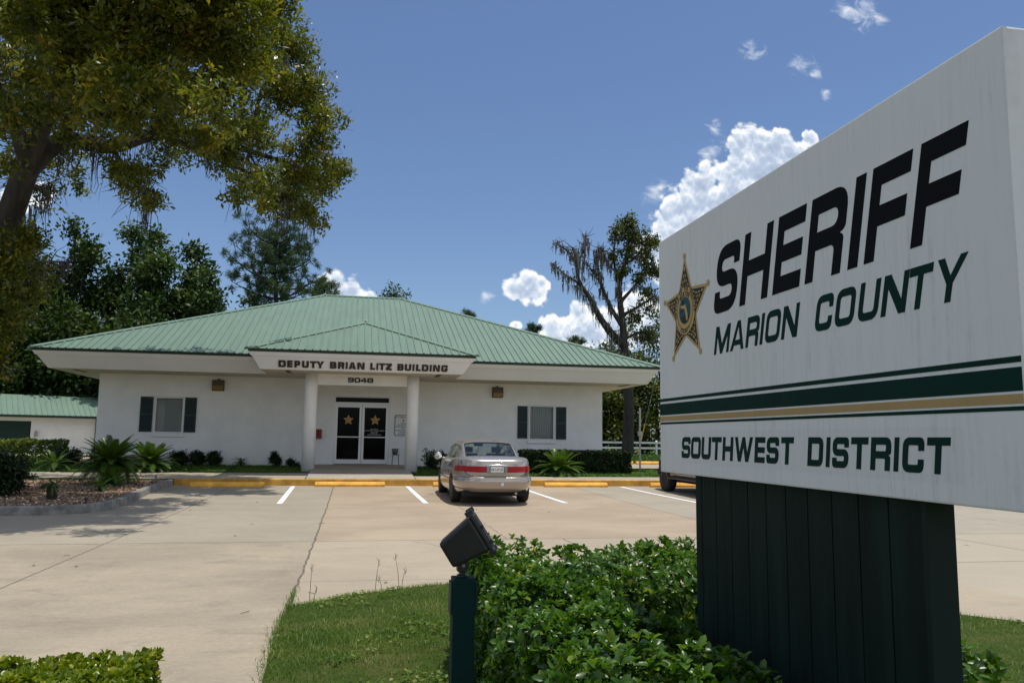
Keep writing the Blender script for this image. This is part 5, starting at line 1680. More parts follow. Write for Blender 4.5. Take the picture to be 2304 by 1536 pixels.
def smooth_path(pts, sub=4):
    P = [np.array(p, float) for p in pts]; out = []
    for i in range(len(P) - 1):
        p0, p1, p2, p3 = P[max(i - 1, 0)], P[i], P[i + 1], P[min(i + 2, len(P) - 1)]
        for j in range(sub):
            t = j / sub
            out.append(.5 * ((2 * p1) + (-p0 + p2) * t + (2 * p0 - 5 * p1 + 4 * p2 - p3) * t * t + (-p0 + 3 * p1 - 3 * p2 + p3) * t ** 3))
    out.append(P[-1])
    return out


def limb(mb, pts, r0, r1, k=8, sub=4):
    sp = smooth_path(pts, sub)
    n = len(sp)
    mb.tube(sp, [r0 + (r1 - r0) * (i / (n - 1)) ** .8 for i in range(n)], k)
    return sp


def moss_mesh(name, anchors, mt, per=9, ln=(.4, 1.3), wd=.03, spread=.12):
    """hanging strands: tapered wavy ribbons"""
    V = []; F = []
    for a in anchors:
        a = np.array(a, float); lc = rng.uniform(*ln)
        for k in range(per):
            p = a + np.array([rng.normal(0, spread), rng.normal(0, spread), rng.normal(0, .04)])
            l_ = lc * rng.uniform(.45, 1.1); an = rng.uniform(0, 3.14); s_ = np.array([math.cos(an), math.sin(an), 0])
            o = len(V); m_ = 5
            for i in range(m_ + 1):
                t = i / m_
                c = p + np.array([rng.normal(0, .018), rng.normal(0, .018), -l_ * t])
                w_ = wd * (1 - .75 * t) * rng.uniform(.6, 1.3)
                V += [c - s_ * w_, c + s_ * w_]
            F += [(o + 2 * i, o + 2 * i + 1, o + 2 * i + 3, o + 2 * i + 2) for i in range(m_)]
    return mesh_np(name, np.array(V), [np.array(F)], [mt])


G_OAK = leaf_mat('oak_leaf', [(0.0, (.034, .052, .005)), (.35, (.075, .098, .009)), (.62, (.135, .150, .013)), (.84, (.230, .205, .016)), (1.0, (.32, .20, .016))], .38, .45, .40, .50, 1.9)
G_WOOD = leaf_mat('wood_leaf', [(0.0, (.010, .024, .005)), (.5, (.030, .060, .009)), (1.0, (.075, .118, .016))], .5, .22, .26, .45, .5)
G_WOOD2 = leaf_mat('wood_leaf_pale', [(0.0, (.018, .040, .010)), (.5, (.048, .090, .020)), (1.0, (.115, .175, .050))], .45, .3, .28, .4, .5)
G_YEL = leaf_mat('wood_leaf_yellow', [(0.0, (.03, .045, .008)), (.5, (.075, .095, .014)), (1.0, (.17, .18, .026))], .5, .3, .3, .5, .6)
G_PINE = leaf_mat('pine_needle', [(0.0, (.018, .045, .014)), (.5, (.045, .088, .026)), (1.0, (.10, .145, .040))], .5, .25, .15, .4, .7)
G_HEDGE = leaf_mat('hedge_leaf', [(0.0, (.024, .066, .008)), (.45, (.054, .130, .013)), (.80, (.095, .190, .018)), (.94, (.20, .27, .018)), (1.0, (.38, .37, .020))], .33, .45, .36, .22, 2.5)
G_LIME = leaf_mat('lime_hedge_leaf', [(0.0, (.055, .10, .006)), (.4, (.125, .185, .009)), (.75, (.23, .275, .012)), (1.0, (.42, .38, .016))], .3, .5, .34, .25, 3.0)
G_YHEDGE = leaf_mat('yellow_hedge_leaf', [(0.0, (.035, .065, .010)), (.5, (.10, .15, .018)), (1.0, (.25, .27, .03))], .45, .4, .3, .4, 2.5)
G_DARK = leaf_mat('dark_shrub_leaf', [(0.0, (.008, .020, .007)), (.5, (.018, .038, .012)), (1.0, (.036, .062, .018))], .45, .35, .18, .4, 3.0)
G_SAGO = leaf_mat('sago_leaf', [(0.0, (.024, .062, .008)), (.5, (.060, .125, .014)), (1.0, (.13, .20, .022))], .34, .45, .24, .3, 2.0)
G_GRASS = leaf_mat('grass_blade', [(0.0, (.036, .088, .005)), (.42, (.072, .145, .010)), (.70, (.135, .205, .022)), (.85, (.27, .26, .08)), (1.0, (.46, .40, .21))], .5, .3, .35, .45, 1.6)
G_GRASSF = leaf_mat('grass_blade_far', [(0.0, (.020, .055, .006)), (.5, (.045, .105, .012)), (1.0, (.10, .17, .025))], .5, .3, .35, .4, .8)


# ------------------------------------------------------------------ the big oak on the left
oak = thing('live_oak', 'huge spreading oak with olive leaves and hanging moss filling the upper left', 'tree', (-8.2, 19.6, .1))
mb = MB()
paths = []
tr = [(-8.25, 19.6, -.1), (-8.32, 19.6, 2.2), (-8.22, 19.5, 4.7), (-7.85, 19.4, 6.2), (-7.47, 19.2, 7.5)]
limb(mb, tr, .37, .25, 12)
mb.lathe([(.72, -.1), (.50, .15), (.39, .5)], (-8.25, 19.6, 0), 14)
part('trunk', mb.mesh('trunk', M['bark'], smooth=True), oak)
LB = [([(-7.52, 19.2, 7.35), (-7.01, 19.8, 8.33), (-6.17, 20.6, 8.57), (-5.28, 21.5, 9.35), (-4.25, 22.5, 9.76), (-3.31, 23.5, 9.76), (-2.36, 24.2, 9.74), (-1.31, 24.5, 9.44)], .26, .03),
      ([(-7.47, 19.2, 7.5), (-6.77, 18.6, 9.12), (-6.19, 18.0, 10.04), (-5.36, 17.5, 10.38), (-4.65, 17.0, 11.0)], .22, .04),
      ([(-4.25, 22.5, 9.76), (-3.27, 23.0, 10.24), (-2.99, 23.2, 11.57), (-2.45, 23.5, 12.88)], .10, .02),
      ([(-7.01, 19.8, 8.33), (-6.55, 19.5, 9.88), (-6.25, 19.2, 10.98), (-4.32, 19.0, 12.46)], .15, .03),
      ([(-5.28, 21.5, 9.35), (-4.09, 21.8, 8.95), (-2.85, 22.2, 8.56), (-2.15, 22.6, 8.1)], .08, .02),
      ([(-6.17, 20.6, 8.57), (-5.72, 21.0, 7.94), (-5.42, 21.2, 7.56)], .05, .012),
      ([(-7.47, 19.2, 7.5), (-7.67, 18.5, 8.48), (-8.25, 18.0, 9.5), (-9.6, 17.4, 11)], .2, .05),
      ([(-6.19, 18.0, 10.04), (-4.94, 17.4, 9.87), (-3.79, 17.0, 10.0), (-2.91, 17.0, 10.41)], .09, .02),
      ([(-7.9, 19.4, 6.1), (-9.2, 20.4, 7.4), (-11.0, 21.6, 8.6), (-13, 22.4, 9.4)], .22, .05),
      ([(-7.6, 19.3, 7.0), (-8.3, 21.2, 7.8), (-9.0, 23.4, 8.2), (-9.2, 25.4, 8.8)], .18, .04),
      ([(-8.2, 19.5, 4.4), (-8.7, 20.8, 5.3), (-8.4, 22.4, 5.9), (-8.2, 24.6, 6.4)], .10, .02),
      ([(-2.36, 24.2, 9.74), (-1.9, 24.4, 9.0), (-1.5, 24.5, 8.2)], .035, .008), ([(-1.9, 24.4, 9.55), (-1.3, 24.3, 10.4), (-1.3, 24.6, 11.4)], .04, .01), ([(-3.31, 23.5, 9.76), (-2.9, 23.4, 8.9), (-2.6, 23.2, 8.2)], .035, .008)]
mb = MB(); anchors = []
for pts, a_, b_ in LB:
    sp_ = limb(mb, pts, a_, b_, 9, 5)
    for p in sp_[3:]:
        for _ in range(3):
            dv = rdir(1, -.1)[0] * rng.uniform(.5, 1.3)
            q1 = p + dv * .5 + rng.normal(0, .06, 3); q2 = p + dv + np.array([0, 0, rng.uniform(-.35, .15)])
            mb.tube([tuple(p), tuple(q1), tuple(q2)], [.018, .010, .004], 4, False)
        if rng.uniform() < .28: anchors.append(p + rng.normal(0, .05, 3))
part('limbs', mb.mesh('limbs', M['bark'], smooth=True, recalc=False), oak)
OAK = [(-2.05, 15.17, 9.53, 0.62), (-2.18, 18.04, 11.28, 0.75), (-2.45, 23.88, 13.25, 0.91), (-2.19, 24.52, 13.68, 0.91), (-1.56, 22.52, 11.41, 0.77), (-1.72, 24.04, 12.13, 0.91), (-1.22, 21.94, 10.31, 0.66), (-1.5, 23.31, 11.01, 0.68), (-2.44, 22.71, 11.28, 0.99), (-2.64, 25.28, 12.54, 0.97), (-1.37, 21.6, 9.48, 0.73), (-1.67, 24.07, 10.11, 0.77), (-0.75, 22.37, 9.1, 0.43), (-0.54, 21.58, 8.72, 0.42), (-1.12, 23.31, 9.19, 0.64), (-1.16, 23.99, 9.13, 0.64), (-1.82, 21.73, 8.59, 0.68), (-1.73, 22.65, 8.92, 0.76), (-1.76, 24.53, 8.45, 0.6), (-1.38, 21.69, 7.67, 0.48), (-2.58, 24.83, 8.89, 0.6), (-2.46, 24.01, 8.61, 0.62), (-2.2, 18.72, 7.41, 0.45), (-2.7, 21.73, 8.35, 0.54), (-2.69, 17.27, 6.64, 0.38), (-2.87, 20.1, 7.58, 0.46), (-2.13, 19.13, 6.92, 0.3), (-2.47, 20.92, 7.43, 0.37), (-2.17, 25.2, 8.58, 0.41), (-2.45, 25.13, 8.27, 0.4), (-1.06, 22.24, 7.42, 0.32), (-1.36, 21.55, 7.28, 0.27), (-2.89, 15.68, 9.59, 0.87), (-4.04, 21.37, 12.38, 1.04), (-2.45, 15.97, 9.0, 0.69), (-3.28, 22.59, 12.3, 1.03), (-3.28, 16.03, 9.27, 0.87), (-3.93, 18.6, 10.58, 0.89), (-4.01, 15.74, 9.47, 0.76), (-4.7, 18.08, 10.55, 0.89), (-4.63, 14.92, 8.8, 0.73), (-6.75, 21.21, 11.85, 1.18), (-5.98, 16.62, 9.63, 0.87), (-8.38, 23.46, 12.98, 1.13), (-5.92, 14.62, 8.66, 0.79), (-9.07, 22.2, 12.2, 1.14), (-2.45, 13.78, 7.1, 0.64), (-3.32, 19.39, 9.46, 0.93), (-2.49, 19.63, 8.84, 0.7), (-3.11, 22.71, 10.11, 0.86), (-3.54, 15.67, 7.99, 0.66), (-4.71, 20.82, 10.01, 0.93), (-3.96, 14.74, 7.76, 0.72), (-5.41, 21.54, 10.73, 1.08), (-4.33, 13.96, 7.4, 0.62), (-5.99, 19.15, 9.77, 0.83), (-6.0, 16.79, 8.62, 0.81), (-7.44, 20.81, 10.35, 0.93), (-5.75, 14.4, 7.65, 0.65), (-8.41, 20.64, 10.32, 1.03), (-3.22, 19.4, 8.13, 0.52), (-3.81, 22.42, 9.33, 0.62), (-3.4, 17.9, 7.95, 0.54), (-4.53, 23.61, 9.96, 0.73), (-4.04, 16.89, 7.83, 0.51), (-5.15, 21.63, 9.43, 0.69), (-4.2, 14.96, 7.17, 0.49), (-6.03, 21.66, 9.8, 0.75), (-4.84, 14.97, 7.18, 0.53), (-6.02, 19.13, 8.88, 0.72), (-5.78, 15.73, 7.48, 0.52), (-8.19, 22.57, 10.21, 0.82), (-6.45, 15.44, 7.22, 0.55), (-8.58, 20.82, 9.15, 0.8), (-4.71, 18.54, 7.42, 0.41), (-5.89, 22.13, 8.36, 0.49), (-4.75, 17.13, 6.46, 0.3), (-6.25, 23.3, 8.17, 0.47), (-4.93, 19.67, 6.97, 0.35), (-5.31, 21.44, 7.55, 0.36), (-4.89, 17.55, 7.0, 0.35), (-5.89, 20.04, 7.78, 0.41), (-5.95, 19.6, 8.26, 0.46), (-6.57, 21.09, 8.79, 0.45), (-7.2, 17.7, 6.96, 0.36), (-9.06, 22.4, 8.52, 0.47), (-6.17, 17.56, 7.64, 0.3), (-7.25, 20.54, 8.46, 0.32)]
UP = [(-3.9, 14.4, 9.9, .9), (-2.9, 15.6, 10.4, .9), (-4.6, 16.2, 10.2, 1.0), (-3.6, 17.2, 11.2, 1.0), (-5.2, 15.0, 9.9, 1.0), (-2.4, 17.3, 11.3, .8), (-5.6, 17.6, 11.3, 1.2), (-5.5, 19, 13.0, 1.6), (-7.5, 18, 12.5, 1.7), (-8.5, 21, 12.5, 1.8), (-6.5, 22, 13, 1.6), (-4.2, 22.5, 13.5, 1.4), (-10, 19, 11.5, 1.9), (-11.5, 21.5, 11, 1.9), (-10, 24, 11, 1.8), (-7.5, 25, 11.8, 1.7), (-13, 20, 9.5, 1.8), (-13.5, 23, 9.5, 1.6), (-8.6, 16.5, 10.5, 1.5), (-6, 16.3, 11, 1.2), (-11, 17.5, 9.8, 1.6), (-9.5, 26, 9.5, 1.4), (-5.2, 24.8, 11.8, 1.2), (-4.0, 25.3, 10.8, 1.0), (-3.6, 18.6, 12.6, 1.2), (-4.6, 16.6, 12.3, 1.0), (-6.0, 14.8, 10.2, .9), (-7.2, 15.2, 9.3, 1.0)]
LOW = [(-8.5, 21.0, 5.93, .66), (-8.6, 22.0, 5.24, .7), (-8.35, 20.6, 4.19, .62), (-8.9, 23.0, 5.6, .6), (-9.3, 25.0, 5.9, .7), (-8.3, 20.4, 3.2, .55), (-9.6, 22.5, 5.4, 1.0), (-9.8, 25, 6.2, 1.0), (-9.4, 21, 4.2, .8),
       (-7.6, 18.3, 5.3, .62), (-7.75, 18.1, 4.4, .62), (-7.7, 18.3, 3.5, .60), (-7.05, 18.5, 5.7, .40), (-7.75, 18.4, 2.7, .50), (-7.35, 18.2, 4.9, .45), (-7.2, 18.4, 4.0, .40)]
UP += [(-3.3, 27.2, 9.9, .6), (-2.6, 27.0, 9.6, .5), (-4.2, 27.3, 10.4, .7), (-1.7, 26.6, 9.7, .45), (-5.2, 27.3, 11.0, .7), (-6.2, 27.0, 10.8, .7), (-4.4, 15.6, 9.0, .8), (-5.0, 16.6, 9.6, .9), (-5.6, 15.8, 9.5, .8), (-6.4, 17.0, 10.0, .9), (-3.0, 19.0, 10.4, .8), (-4.0, 19.4, 11.0, .9)]
V, F = None, None
crown = [crown_mesh('a', OAK, 4300, 15, .075, .150, .064, G_OAK, shell=.30, squash=.9), crown_mesh('b', UP, 3300, 15, .10, .17, .080, G_OAK, shell=.35), crown_mesh('d', UP[:7] + UP[-6:], 1700, 15, .12, .19, .095, G_OAK, shell=.2), crown_mesh('c', LOW, 1500, 14, .10, .145, .064, G_OAK, shell=.35)]
part('crown', join('crown', crown), oak)
anchors += [np.array(a) for a in [(-6.05, 20.6, 8.2), (-5.9, 20.7, 8.25), (-5.6, 21.0, 8.2), (-5.45, 21.2, 7.7), (-6.4, 20.2, 8.3), (-6.9, 19.6, 7.9), (-5.4, 21.1, 7.4), (-3.0, 22.6, 9.1), (-2.2, 23.9, 9.6), (-4.6, 21.9, 9.5), (-6.0, 17.8, 9.9), (-7.3, 19.2, 6.6)]]
part('moss', moss_mesh('moss', anchors, M['moss'], 12, (.5, 1.35), .020, .09), oak)['kind'] = 'stuff'


# ------------------------------------------------------------------ trees behind
def tree(name, label, base, H, lobes, mt, n, L, per=14, clump=.3, trunk_r=.22, group=None, trunks=True, Wk=.5, shell=.45, squash=1.0):
    t = thing(name, label, 'tree', base, group)
    mb = MB()
    x, y, z = base
    lo = sorted(lobes, key=lambda q: -q[2])
    top = lo[0]
    sp_ = limb(mb, [(x, y, z - .2), (x + rnd.uniform(-.2, .2), y, z + H * .35), (x + (top[0] - x) * .6, y + (top[1] - y) * .6, z + H * .65), (top[0], top[1], top[2])], trunk_r, trunk_r * .15, 9)
    for l_ in lobes[1:]:
        i = int(len(sp_) * rng.uniform(.35, .75)); p = sp_[i]
        mb.tube(wiggle(p, l_[:3], 5, .15), [trunk_r * .32, trunk_r * .26, trunk_r * .2, trunk_r * .13, trunk_r * .06], 6, False)
    part('trunk', mb.mesh('trunk', M['bark'], smooth=True, recalc=False), t)
    part('crown', crown_mesh('crown', lobes, n, per, clump, L, L * Wk, mt, shell=shell, squash=squash), t)
    return t


def lobes_round(cx, cy, z0, z1, r, n, lean=0):
    out = []
    for k in range(n):
        u = (k + .5) / n
        zz = z0 + (z1 - z0) * u
        pr = math.sin(math.pi * min(.97, .18 + .78 * u)) ** .6
        a = k * 2.4 + rnd.uniform(-.4, .4)
        rr = r * pr
        out.append((cx + math.cos(a) * rr * .6 + lean * u, cy + math.sin(a) * rr * .6, zz, max(.5, rr * rnd.uniform(.5, .68))))
    return out


WOODS = [(-24.2, 54, 15.4, 3.4, G_WOOD, 'dark tall tree at the far left edge behind the oak trunk'),
         (-20.6, 53, 15.2, 3.0, G_WOOD, 'dark broadleaf tree rising above the outbuilding roof beside the oak trunk'),
         (-17.4, 54, 15.2, 2.2, G_WOOD, 'dark narrow-topped tree just right of the oak trunk, second in the wood row'),
         (-14.6, 56, 15.6, 2.3, G_WOOD2, 'grey-green tree with rounded top in the middle of the left wood'),
         (-12.4, 53, 14.6, 2.2, G_WOOD2, 'pale green bushy tree in the left wood nearest the main roof'),
         (-10.6, 55, 14.3, 1.7, G_PINE, 'slender pointed evergreen at the right end of the left wood'),
         (-9.3, 52, 11.8, 1.6, G_WOOD2, 'short bushy tree close above the left hip of the main roof'),
         (-16.2, 50, 9.0, 2.6, G_WOOD, 'low dark tree behind the outbuilding ridge'),
         (-12.6, 49.5, 8.5, 2.4, G_WOOD, 'low dark tree between outbuilding and main building'),
         (-20.5, 50.5, 9.5, 3.0, G_WOOD, 'low dark tree over the left part of the outbuilding'),
         (-7.0, 58, 11.6, 1.8, G_PINE, 'low evergreen between the left wood and the big pine'),
         (-28.5, 52, 14, 3.6, G_WOOD, 'dark tree outside the left wood edge'), (-33, 55, 15, 4, G_WOOD, 'farthest left dark tree of the wood')]
for (x, y, H, r, mt, lb) in WOODS:
    tree('broadleaf_tree' if mt is not G_PINE else 'evergreen_tree', lb, (x, y, .45), H, lobes_round(x, y, 1.2, H - .3, r, 13), mt, 900, .36, 14, .30, .25, 'trees of the left wood', Wk=.55)

# big loblolly pine behind the roof
def pine(label, base, top, spread, z0, n_limb, tufts, ndl=46, nl=.42, name='pine_tree', group=None, wn=.030):
    t = thing(name, label, 'tree', base, group)
    x, y, z = base
    mb = MB()
    ax = [(x, y, z), (x + .1, y, z + (top[2] - z) * .5), (x + (top[0] - x) * .7, y + (top[1] - y) * .7, z + (top[2] - z) * .8), top]
    sp_ = limb(mb, ax, .30, .04, 10, 6)
    tips = []
    for k in range(n_limb):
        u = (k + .5) / n_limb
        zz = z0 + (top[2] - z0) * u
        i = min(range(len(sp_)), key=lambda j: abs(sp_[j][2] - zz)); p = sp_[i]
        an = k * 2.39996; ln = spread * (1 - .62 * u ** 1.6) * rnd.uniform(.75, 1.1)
        dv = np.array([math.cos(an), math.sin(an), 0])
        q1 = p + dv * ln * .5 + np.array([0, 0, ln * .10]); q2 = p + dv * ln + np.array([0, 0, ln * (.30 + .25 * u)])
        path = smooth_path([p, q1, q2], 4)
        mb.tube(path, [.085 * (1 - .8 * j / (len(path) - 1)) for j in range(len(path))], 6, False)
        for j in range(2, len(path)):
            for _ in range((1 if j % 2 else 2) if j < len(path) - 1 else 3):
                dd = rdir(1, .45)[0]; q = path[j] + dd * rnd.uniform(.3, .95) * (spread / 3.0)
                mb.tube([tuple(path[j]), tuple((path[j] + q) / 2 + rng.normal(0, .04, 3)), tuple(q)], [.03, .02, .012], 5, False)
                tips.append(q)
    tips.append(np.array(top))
    part('trunk', mb.mesh('trunk', M['bark'], smooth=True, recalc=False), t)
    tp = np.array(tips); n = len(tp) * ndl
    P = np.repeat(tp, ndl, 0) + rng.normal(0, .06, (n, 3))
    D = rdir(n, .35); N = rdir(n)
    V, F = leaf_quads(P, D, N, nl * rng.uniform(.6, 1.1, n), wn, 0)
    part('crown', mesh_np('crown', V, F, [G_PINE]), t)
    return t


pine('big open-branched pine with tufted needles behind the left half of the main roof', (-5.0, 52, .45), (-5.4, 52, 14.0), 3.5, 9.4, 28, 0, 84, .36)
pine('small dark pine top showing over the right half of the main roof', (8.3, 60, .45), (8.33, 60, 11.0), .9, 8.6, 7, 0, 50, .34, group='pine tops behind the roof')
pine('small dark pine top over the right hip, left of the mossy tree', (13.5, 60, .45), (13.5, 60, 10.2), .9, 8.0, 7, 0, 50, .34, group='pine tops behind the roof')
pine('small pine top low over the right hip beside the mossy tree', (17.0, 60, .45), (16.9, 60, 9.2), 1.1, 7.4, 8, 0, 50, .34, group='pine tops behind the roof')
pine('pine top peeking over the left end of the main ridge', (-2.6, 60, .45), (-2.5, 60, 12.6), 1.5, 10.2, 9, 0, 50, .36, group='pine tops behind the roof')
tree('treetop', 'thin leafy treetop peeking over the right end of the main ridge', (2.6, 60, .45), 12.9, [(2.2, 60, 12.2, .55), (2.9, 60, 12.0, .6), (1.8, 60, 11.8, .5), (2.6, 60, 12.7, .4), (3.4, 60, 12.2, .4), (2.5, 60, 11.0, 1.0)], G_WOOD2, 90, .26, 10, .18, .14)

# bare moss-hung tree on the right, in front of the fence
mt_ = thing('mossy_tree', 'half bare crooked tree hung with grey moss, leafy at its upper right', 'tree', (17.3, 49, .45))
mb = MB()
TR = [(17.3, 49, .3), (17.4, 49, 4.1), (17.15, 49, 7.2), (17.05, 49.2, 9.4), (16.9, 49.3, 11.4), (17.2, 49.2, 13.0), (17.7, 49, 15.6)]
MB_ = [(TR, .36, .06), ([(17.1, 49, 7.6), (16.1, 48.7, 8.4), (15.3, 48.6, 9.4), (14.6, 48.5, 10.6), (13.9, 48.5, 11.6), (13.7, 48.5, 13.0), (13.45, 48.5, 13.8)], .26, .05),
       ([(13.75, 48.5, 12.6), (13.2, 48.5, 13.5), (12.3, 48.4, 14.0)], .09, .025), ([(13.8, 48.5, 12.9), (14.3, 48.6, 13.8), (14.4, 48.6, 14.6)], .08, .02), ([(14.1, 48.5, 11.4), (13.0, 48.3, 11.9), (12.1, 48.2, 12.6)], .09, .02),
       ([(17.0, 49.2, 9.0), (16.2, 49.4, 10.4), (15.6, 49.4, 12.0), (15.4, 49.4, 13.4), (15.6, 49.4, 14.2)], .16, .03), ([(15.7, 49.4, 11.6), (15.0, 49.3, 12.6), (14.4, 49.3, 13.2)], .07, .02),
       ([(16.9, 49.3, 11.4), (16.5, 49.2, 13.2), (16.6, 49.2, 15.4)], .11, .03), ([(17.0, 49.2, 10.6), (18.0, 49, 11.8), (19.2, 49, 13.6)], .13, .03), ([(17.2, 49.2, 13.0), (18.3, 49.1, 13.9), (19.3, 49.1, 14.9)], .08, .02),
       ([(17.0, 49.2, 9.6), (18.4, 49.4, 10.4), (19.6, 49.5, 11.2)], .12, .03), ([(17.1, 49, 8.0), (18.3, 49.6, 8.6), (19.4, 50, 8.8)], .11, .03), ([(16.9, 49.3, 12.2), (16.0, 49.2, 13.2), (15.6, 49.2, 13.9)], .06, .02)]
an2 = []
for pts, a_, b_ in MB_:
    sp_ = limb(mb, pts, a_ * 1.15, b_, 8, 5)
    for i, p in enumerate(sp_[4:]):
        if p[2] > 5.5:
            an2.append(p + rng.normal(0, .10, 3))
            if rng.uniform() < .6: an2.append(p + rng.normal(0, .22, 3))
        for _ in range(2):
            dv = rdir(1, .2)[0] * rng.uniform(.3, .9)
            mb.tube([tuple(p), tuple(p + dv * .6 + rng.normal(0, .05, 3)), tuple(p + dv)], [.028, .018, .008], 4, False)
part('trunk', mb.mesh('trunk', M['bark'], smooth=True, recalc=False), mt_)
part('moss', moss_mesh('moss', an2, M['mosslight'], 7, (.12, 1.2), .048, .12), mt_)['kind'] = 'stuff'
part('crown', crown_mesh('crown', [(17.2, 49, 15.4, .8), (18.2, 49, 14.9, .7), (18.9, 49, 14.2, .6), (17.5, 49, 13.9, .7), (18.6, 49, 13.2, .6), (16.7, 49.2, 14.8, .5), (17.6, 49, 16.0, .5), (19.2, 49, 12.6, .45), (18.2, 49, 12.3, .5), (19.4, 49.2, 14.9, .35), (17.0, 49, 12.6, .4), (16.4, 49.2, 13.6, .4), (18.8, 49.2, 11.2, .5), (19.3, 49.3, 10.0, .5), (17.9, 49.3, 9.6, .5), (18.9, 49.6, 8.4, .6)], 420, 12, .15, .26, .13, G_YEL), mt_)

# wood on the right behind the fence
RW = [(20.8, 60, 11.6, 2.2, G_YEL, 'green tree behind the fence, left edge of the big sign'), (18.6, 59, 9.6, 1.7, G_WOOD2, 'dark tree between the mossy trunk and the fence'),
      (15.6, 61, 7.6, 2.0, G_WOOD, 'dark low tree behind the right hip of the roof'), (19.2, 57.6, 5.6, 1.3, G_YEL, 'sunlit yellow-green sapling behind the fence'),
      (21.6, 58, 8.2, 1.6, G_YEL, 'taller sunlit yellow-green tree by the edge of the sign'), (24.2, 61, 12, 3.0, G_WOOD, 'dark tree hidden behind the big sign, nearest'),
      (29, 60, 12.5, 3.2, G_WOOD, 'dark tree hidden behind the big sign, middle'), (34, 61, 12, 3.4, G_WOOD2, 'green tree hidden behind the big sign, farthest right'), (17.0, 63, 6.5, 2.2, G_WOOD2, 'low pale bush mass behind the fence by the wall corner'), (22.8, 64, 9, 2.4, G_WOOD, 'dark tree filling the gap behind the fence')]
for (x, y, H, r, mt, lb) in RW:
    tree('broadleaf_tree', lb, (x, y, .45), H, lobes_round(x, y, 1.0, H - .3, r, 9), mt, 300, .32, 13, .32, .2, 'trees of the right wood', Wk=.55)
for (x, lb) in ((16.3, 'dark bare trunk behind the fence next to the building corner'), (19.9, 'slender dark trunk in the wood behind the fence near the sign'), (18.75, 'thin pale trunk just right of the mossy trunk')):
    t = thing('bare_tree', lb, 'tree', (x, 58.5, .45), 'bare trunks behind the fence')
    part('trunk', MB().tube(wiggle((x, 58.5, .2), (x + .3, 58.6, 9), 6, .12), [.28, .26, .24, .2, .16, .1] if x < 17 else [.12, .12, .11, .1, .08, .05], 9).mesh('trunk', M['bark'], smooth=True), t)
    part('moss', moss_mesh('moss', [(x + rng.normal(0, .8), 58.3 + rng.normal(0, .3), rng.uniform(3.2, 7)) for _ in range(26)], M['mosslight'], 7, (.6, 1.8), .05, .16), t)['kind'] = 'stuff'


# ------------------------------------------------------------------ sago palms
def frond_mesh(name, L, arch, mt, nl=40, ll=.20):
    V = []; F = []
    pts = []
    for i in range(nl + 1):
        u = i / nl
        pts.append(np.array([L * u * (1 - .12 * arch * u), 0, L * (.10 * u - arch * .62 * u * u)]))
    o = 0
    for i in range(nl + 1):
        V += [pts[i] + np.array([0, -.006, 0]), pts[i] + np.array([0, .006, .003])]
    F += [(2 * i, 2 * i + 1, 2 * i + 3, 2 * i + 2) for i in range(nl)]
    for i in range(3, nl + 1):
        u = i / nl; t_ = (pts[i] - pts[i - 1]); t_ /= np.linalg.norm(t_)
        l_ = ll * (math.sin(math.pi * min(1, .12 + .82 * u)) ** .7) * rng.uniform(.9, 1.1)
        nrm = np.array([-t_[2], 0, t_[0]])
        for sg in (-1, 1):
            dv = t_ * .55 + np.array([0, sg * .80, 0]) + nrm * .30; dv /= np.linalg.norm(dv)
            o = len(V); wv = t_ * .0105
            tip = pts[i] + dv * l_ - nrm * l_ * .12
            mid_ = pts[i] + dv * l_ * .5
            V += [pts[i] - wv, pts[i] + wv, mid_ + wv * 1.1, mid_ - wv * 1.1, tip]
            F += [(o, o + 1, o + 2, o + 3)]; F.append((o + 3, o + 2, o + 4))
    T = np.array([f for f in F if len(f) == 3]); Q = np.array([f for f in F if len(f) == 4])
    return mesh_np(name, np.array(V), [Q, T], [mt])


FR = [frond_mesh('frond', 1.0, a, G_SAGO) for a in (.5, .85, 1.2)]


def sago(label, base, trunk_h, trunk_r, L, n, lift=0.0):
    t = thing('sago_palm', label, 'palm', base, 'sago palms')
    prof = [(trunk_r * .9, -.05)]
    k = max(4, int(trunk_h / .05))
    for i in range(k):
        prof += [(trunk_r * (1.05 if i % 2 else .93), trunk_h * (i + .5) / k)]
    prof += [(trunk_r * .75, trunk_h), (trunk_r * .3, trunk_h + .06)]
    me = MB().lathe(prof, (0, 0, 0), 14).mesh('trunk', M['palmtrunk']); local_part('trunk', me, t)
    for i in range(n):
        u = (i + .5) / n
        el = R(66 - 84 * u ** .9 + lift)
        az = i * 2.39996 + rnd.uniform(-.15, .15)
        o = bpy.data.objects.new('frond', FR[0 if u < .33 else (1 if u < .7 else 2)]); COL.objects.link(o); o.parent = t
        o.location = (math.cos(az) * trunk_r * .4, math.sin(az) * trunk_r * .4, trunk_h)
        o.rotation_euler = Euler((0, -el, az)); s_ = L * rnd.uniform(.85, 1.08); o.scale = (s_, s_, s_)
    return t


bz = lambda y: lot_h(y) + .13
sago('largest sago palm, standing on a thick trunk in the mulch bed', (-6.18, 22.6, bz(22.6)), .52, .19, .86, 84, 8)
sago('broad low sago palm on the grass just right of the largest palm', (-6.25, 26.9, .33), .22, .15, .92, 66, 6)
sago('small open sago palm on the grass beyond the path, left of the dark shrub', (-8.95, 26.9, .33), .22, .09, .66, 16, 4)
sago('stubby sago palm with bare thick trunk and a tuft of short fronds in the mulch', (-6.02, 18.05, bz(18)), .30, .10, .21, 26, -8)
sago('tiny sago palm in the mulch below the largest palm', (-5.75, 20.3, bz(20.3)), .10, .06, .34, 16, 0)
sago('low bushy sago pup at the foot of the largest palm', (-5.95, 22.0, bz(22)), .05, .08, .52, 30, 8)
sago('small sago palm against the white wall left of the porch', (-3.78, 29.0, .43), .14, .05, .34, 22, -14)
sago('sago palm in front of the clipped dark hedge right of the sedan', (6.72, 25.75, .30), .16, .10, .88, 50, 14)


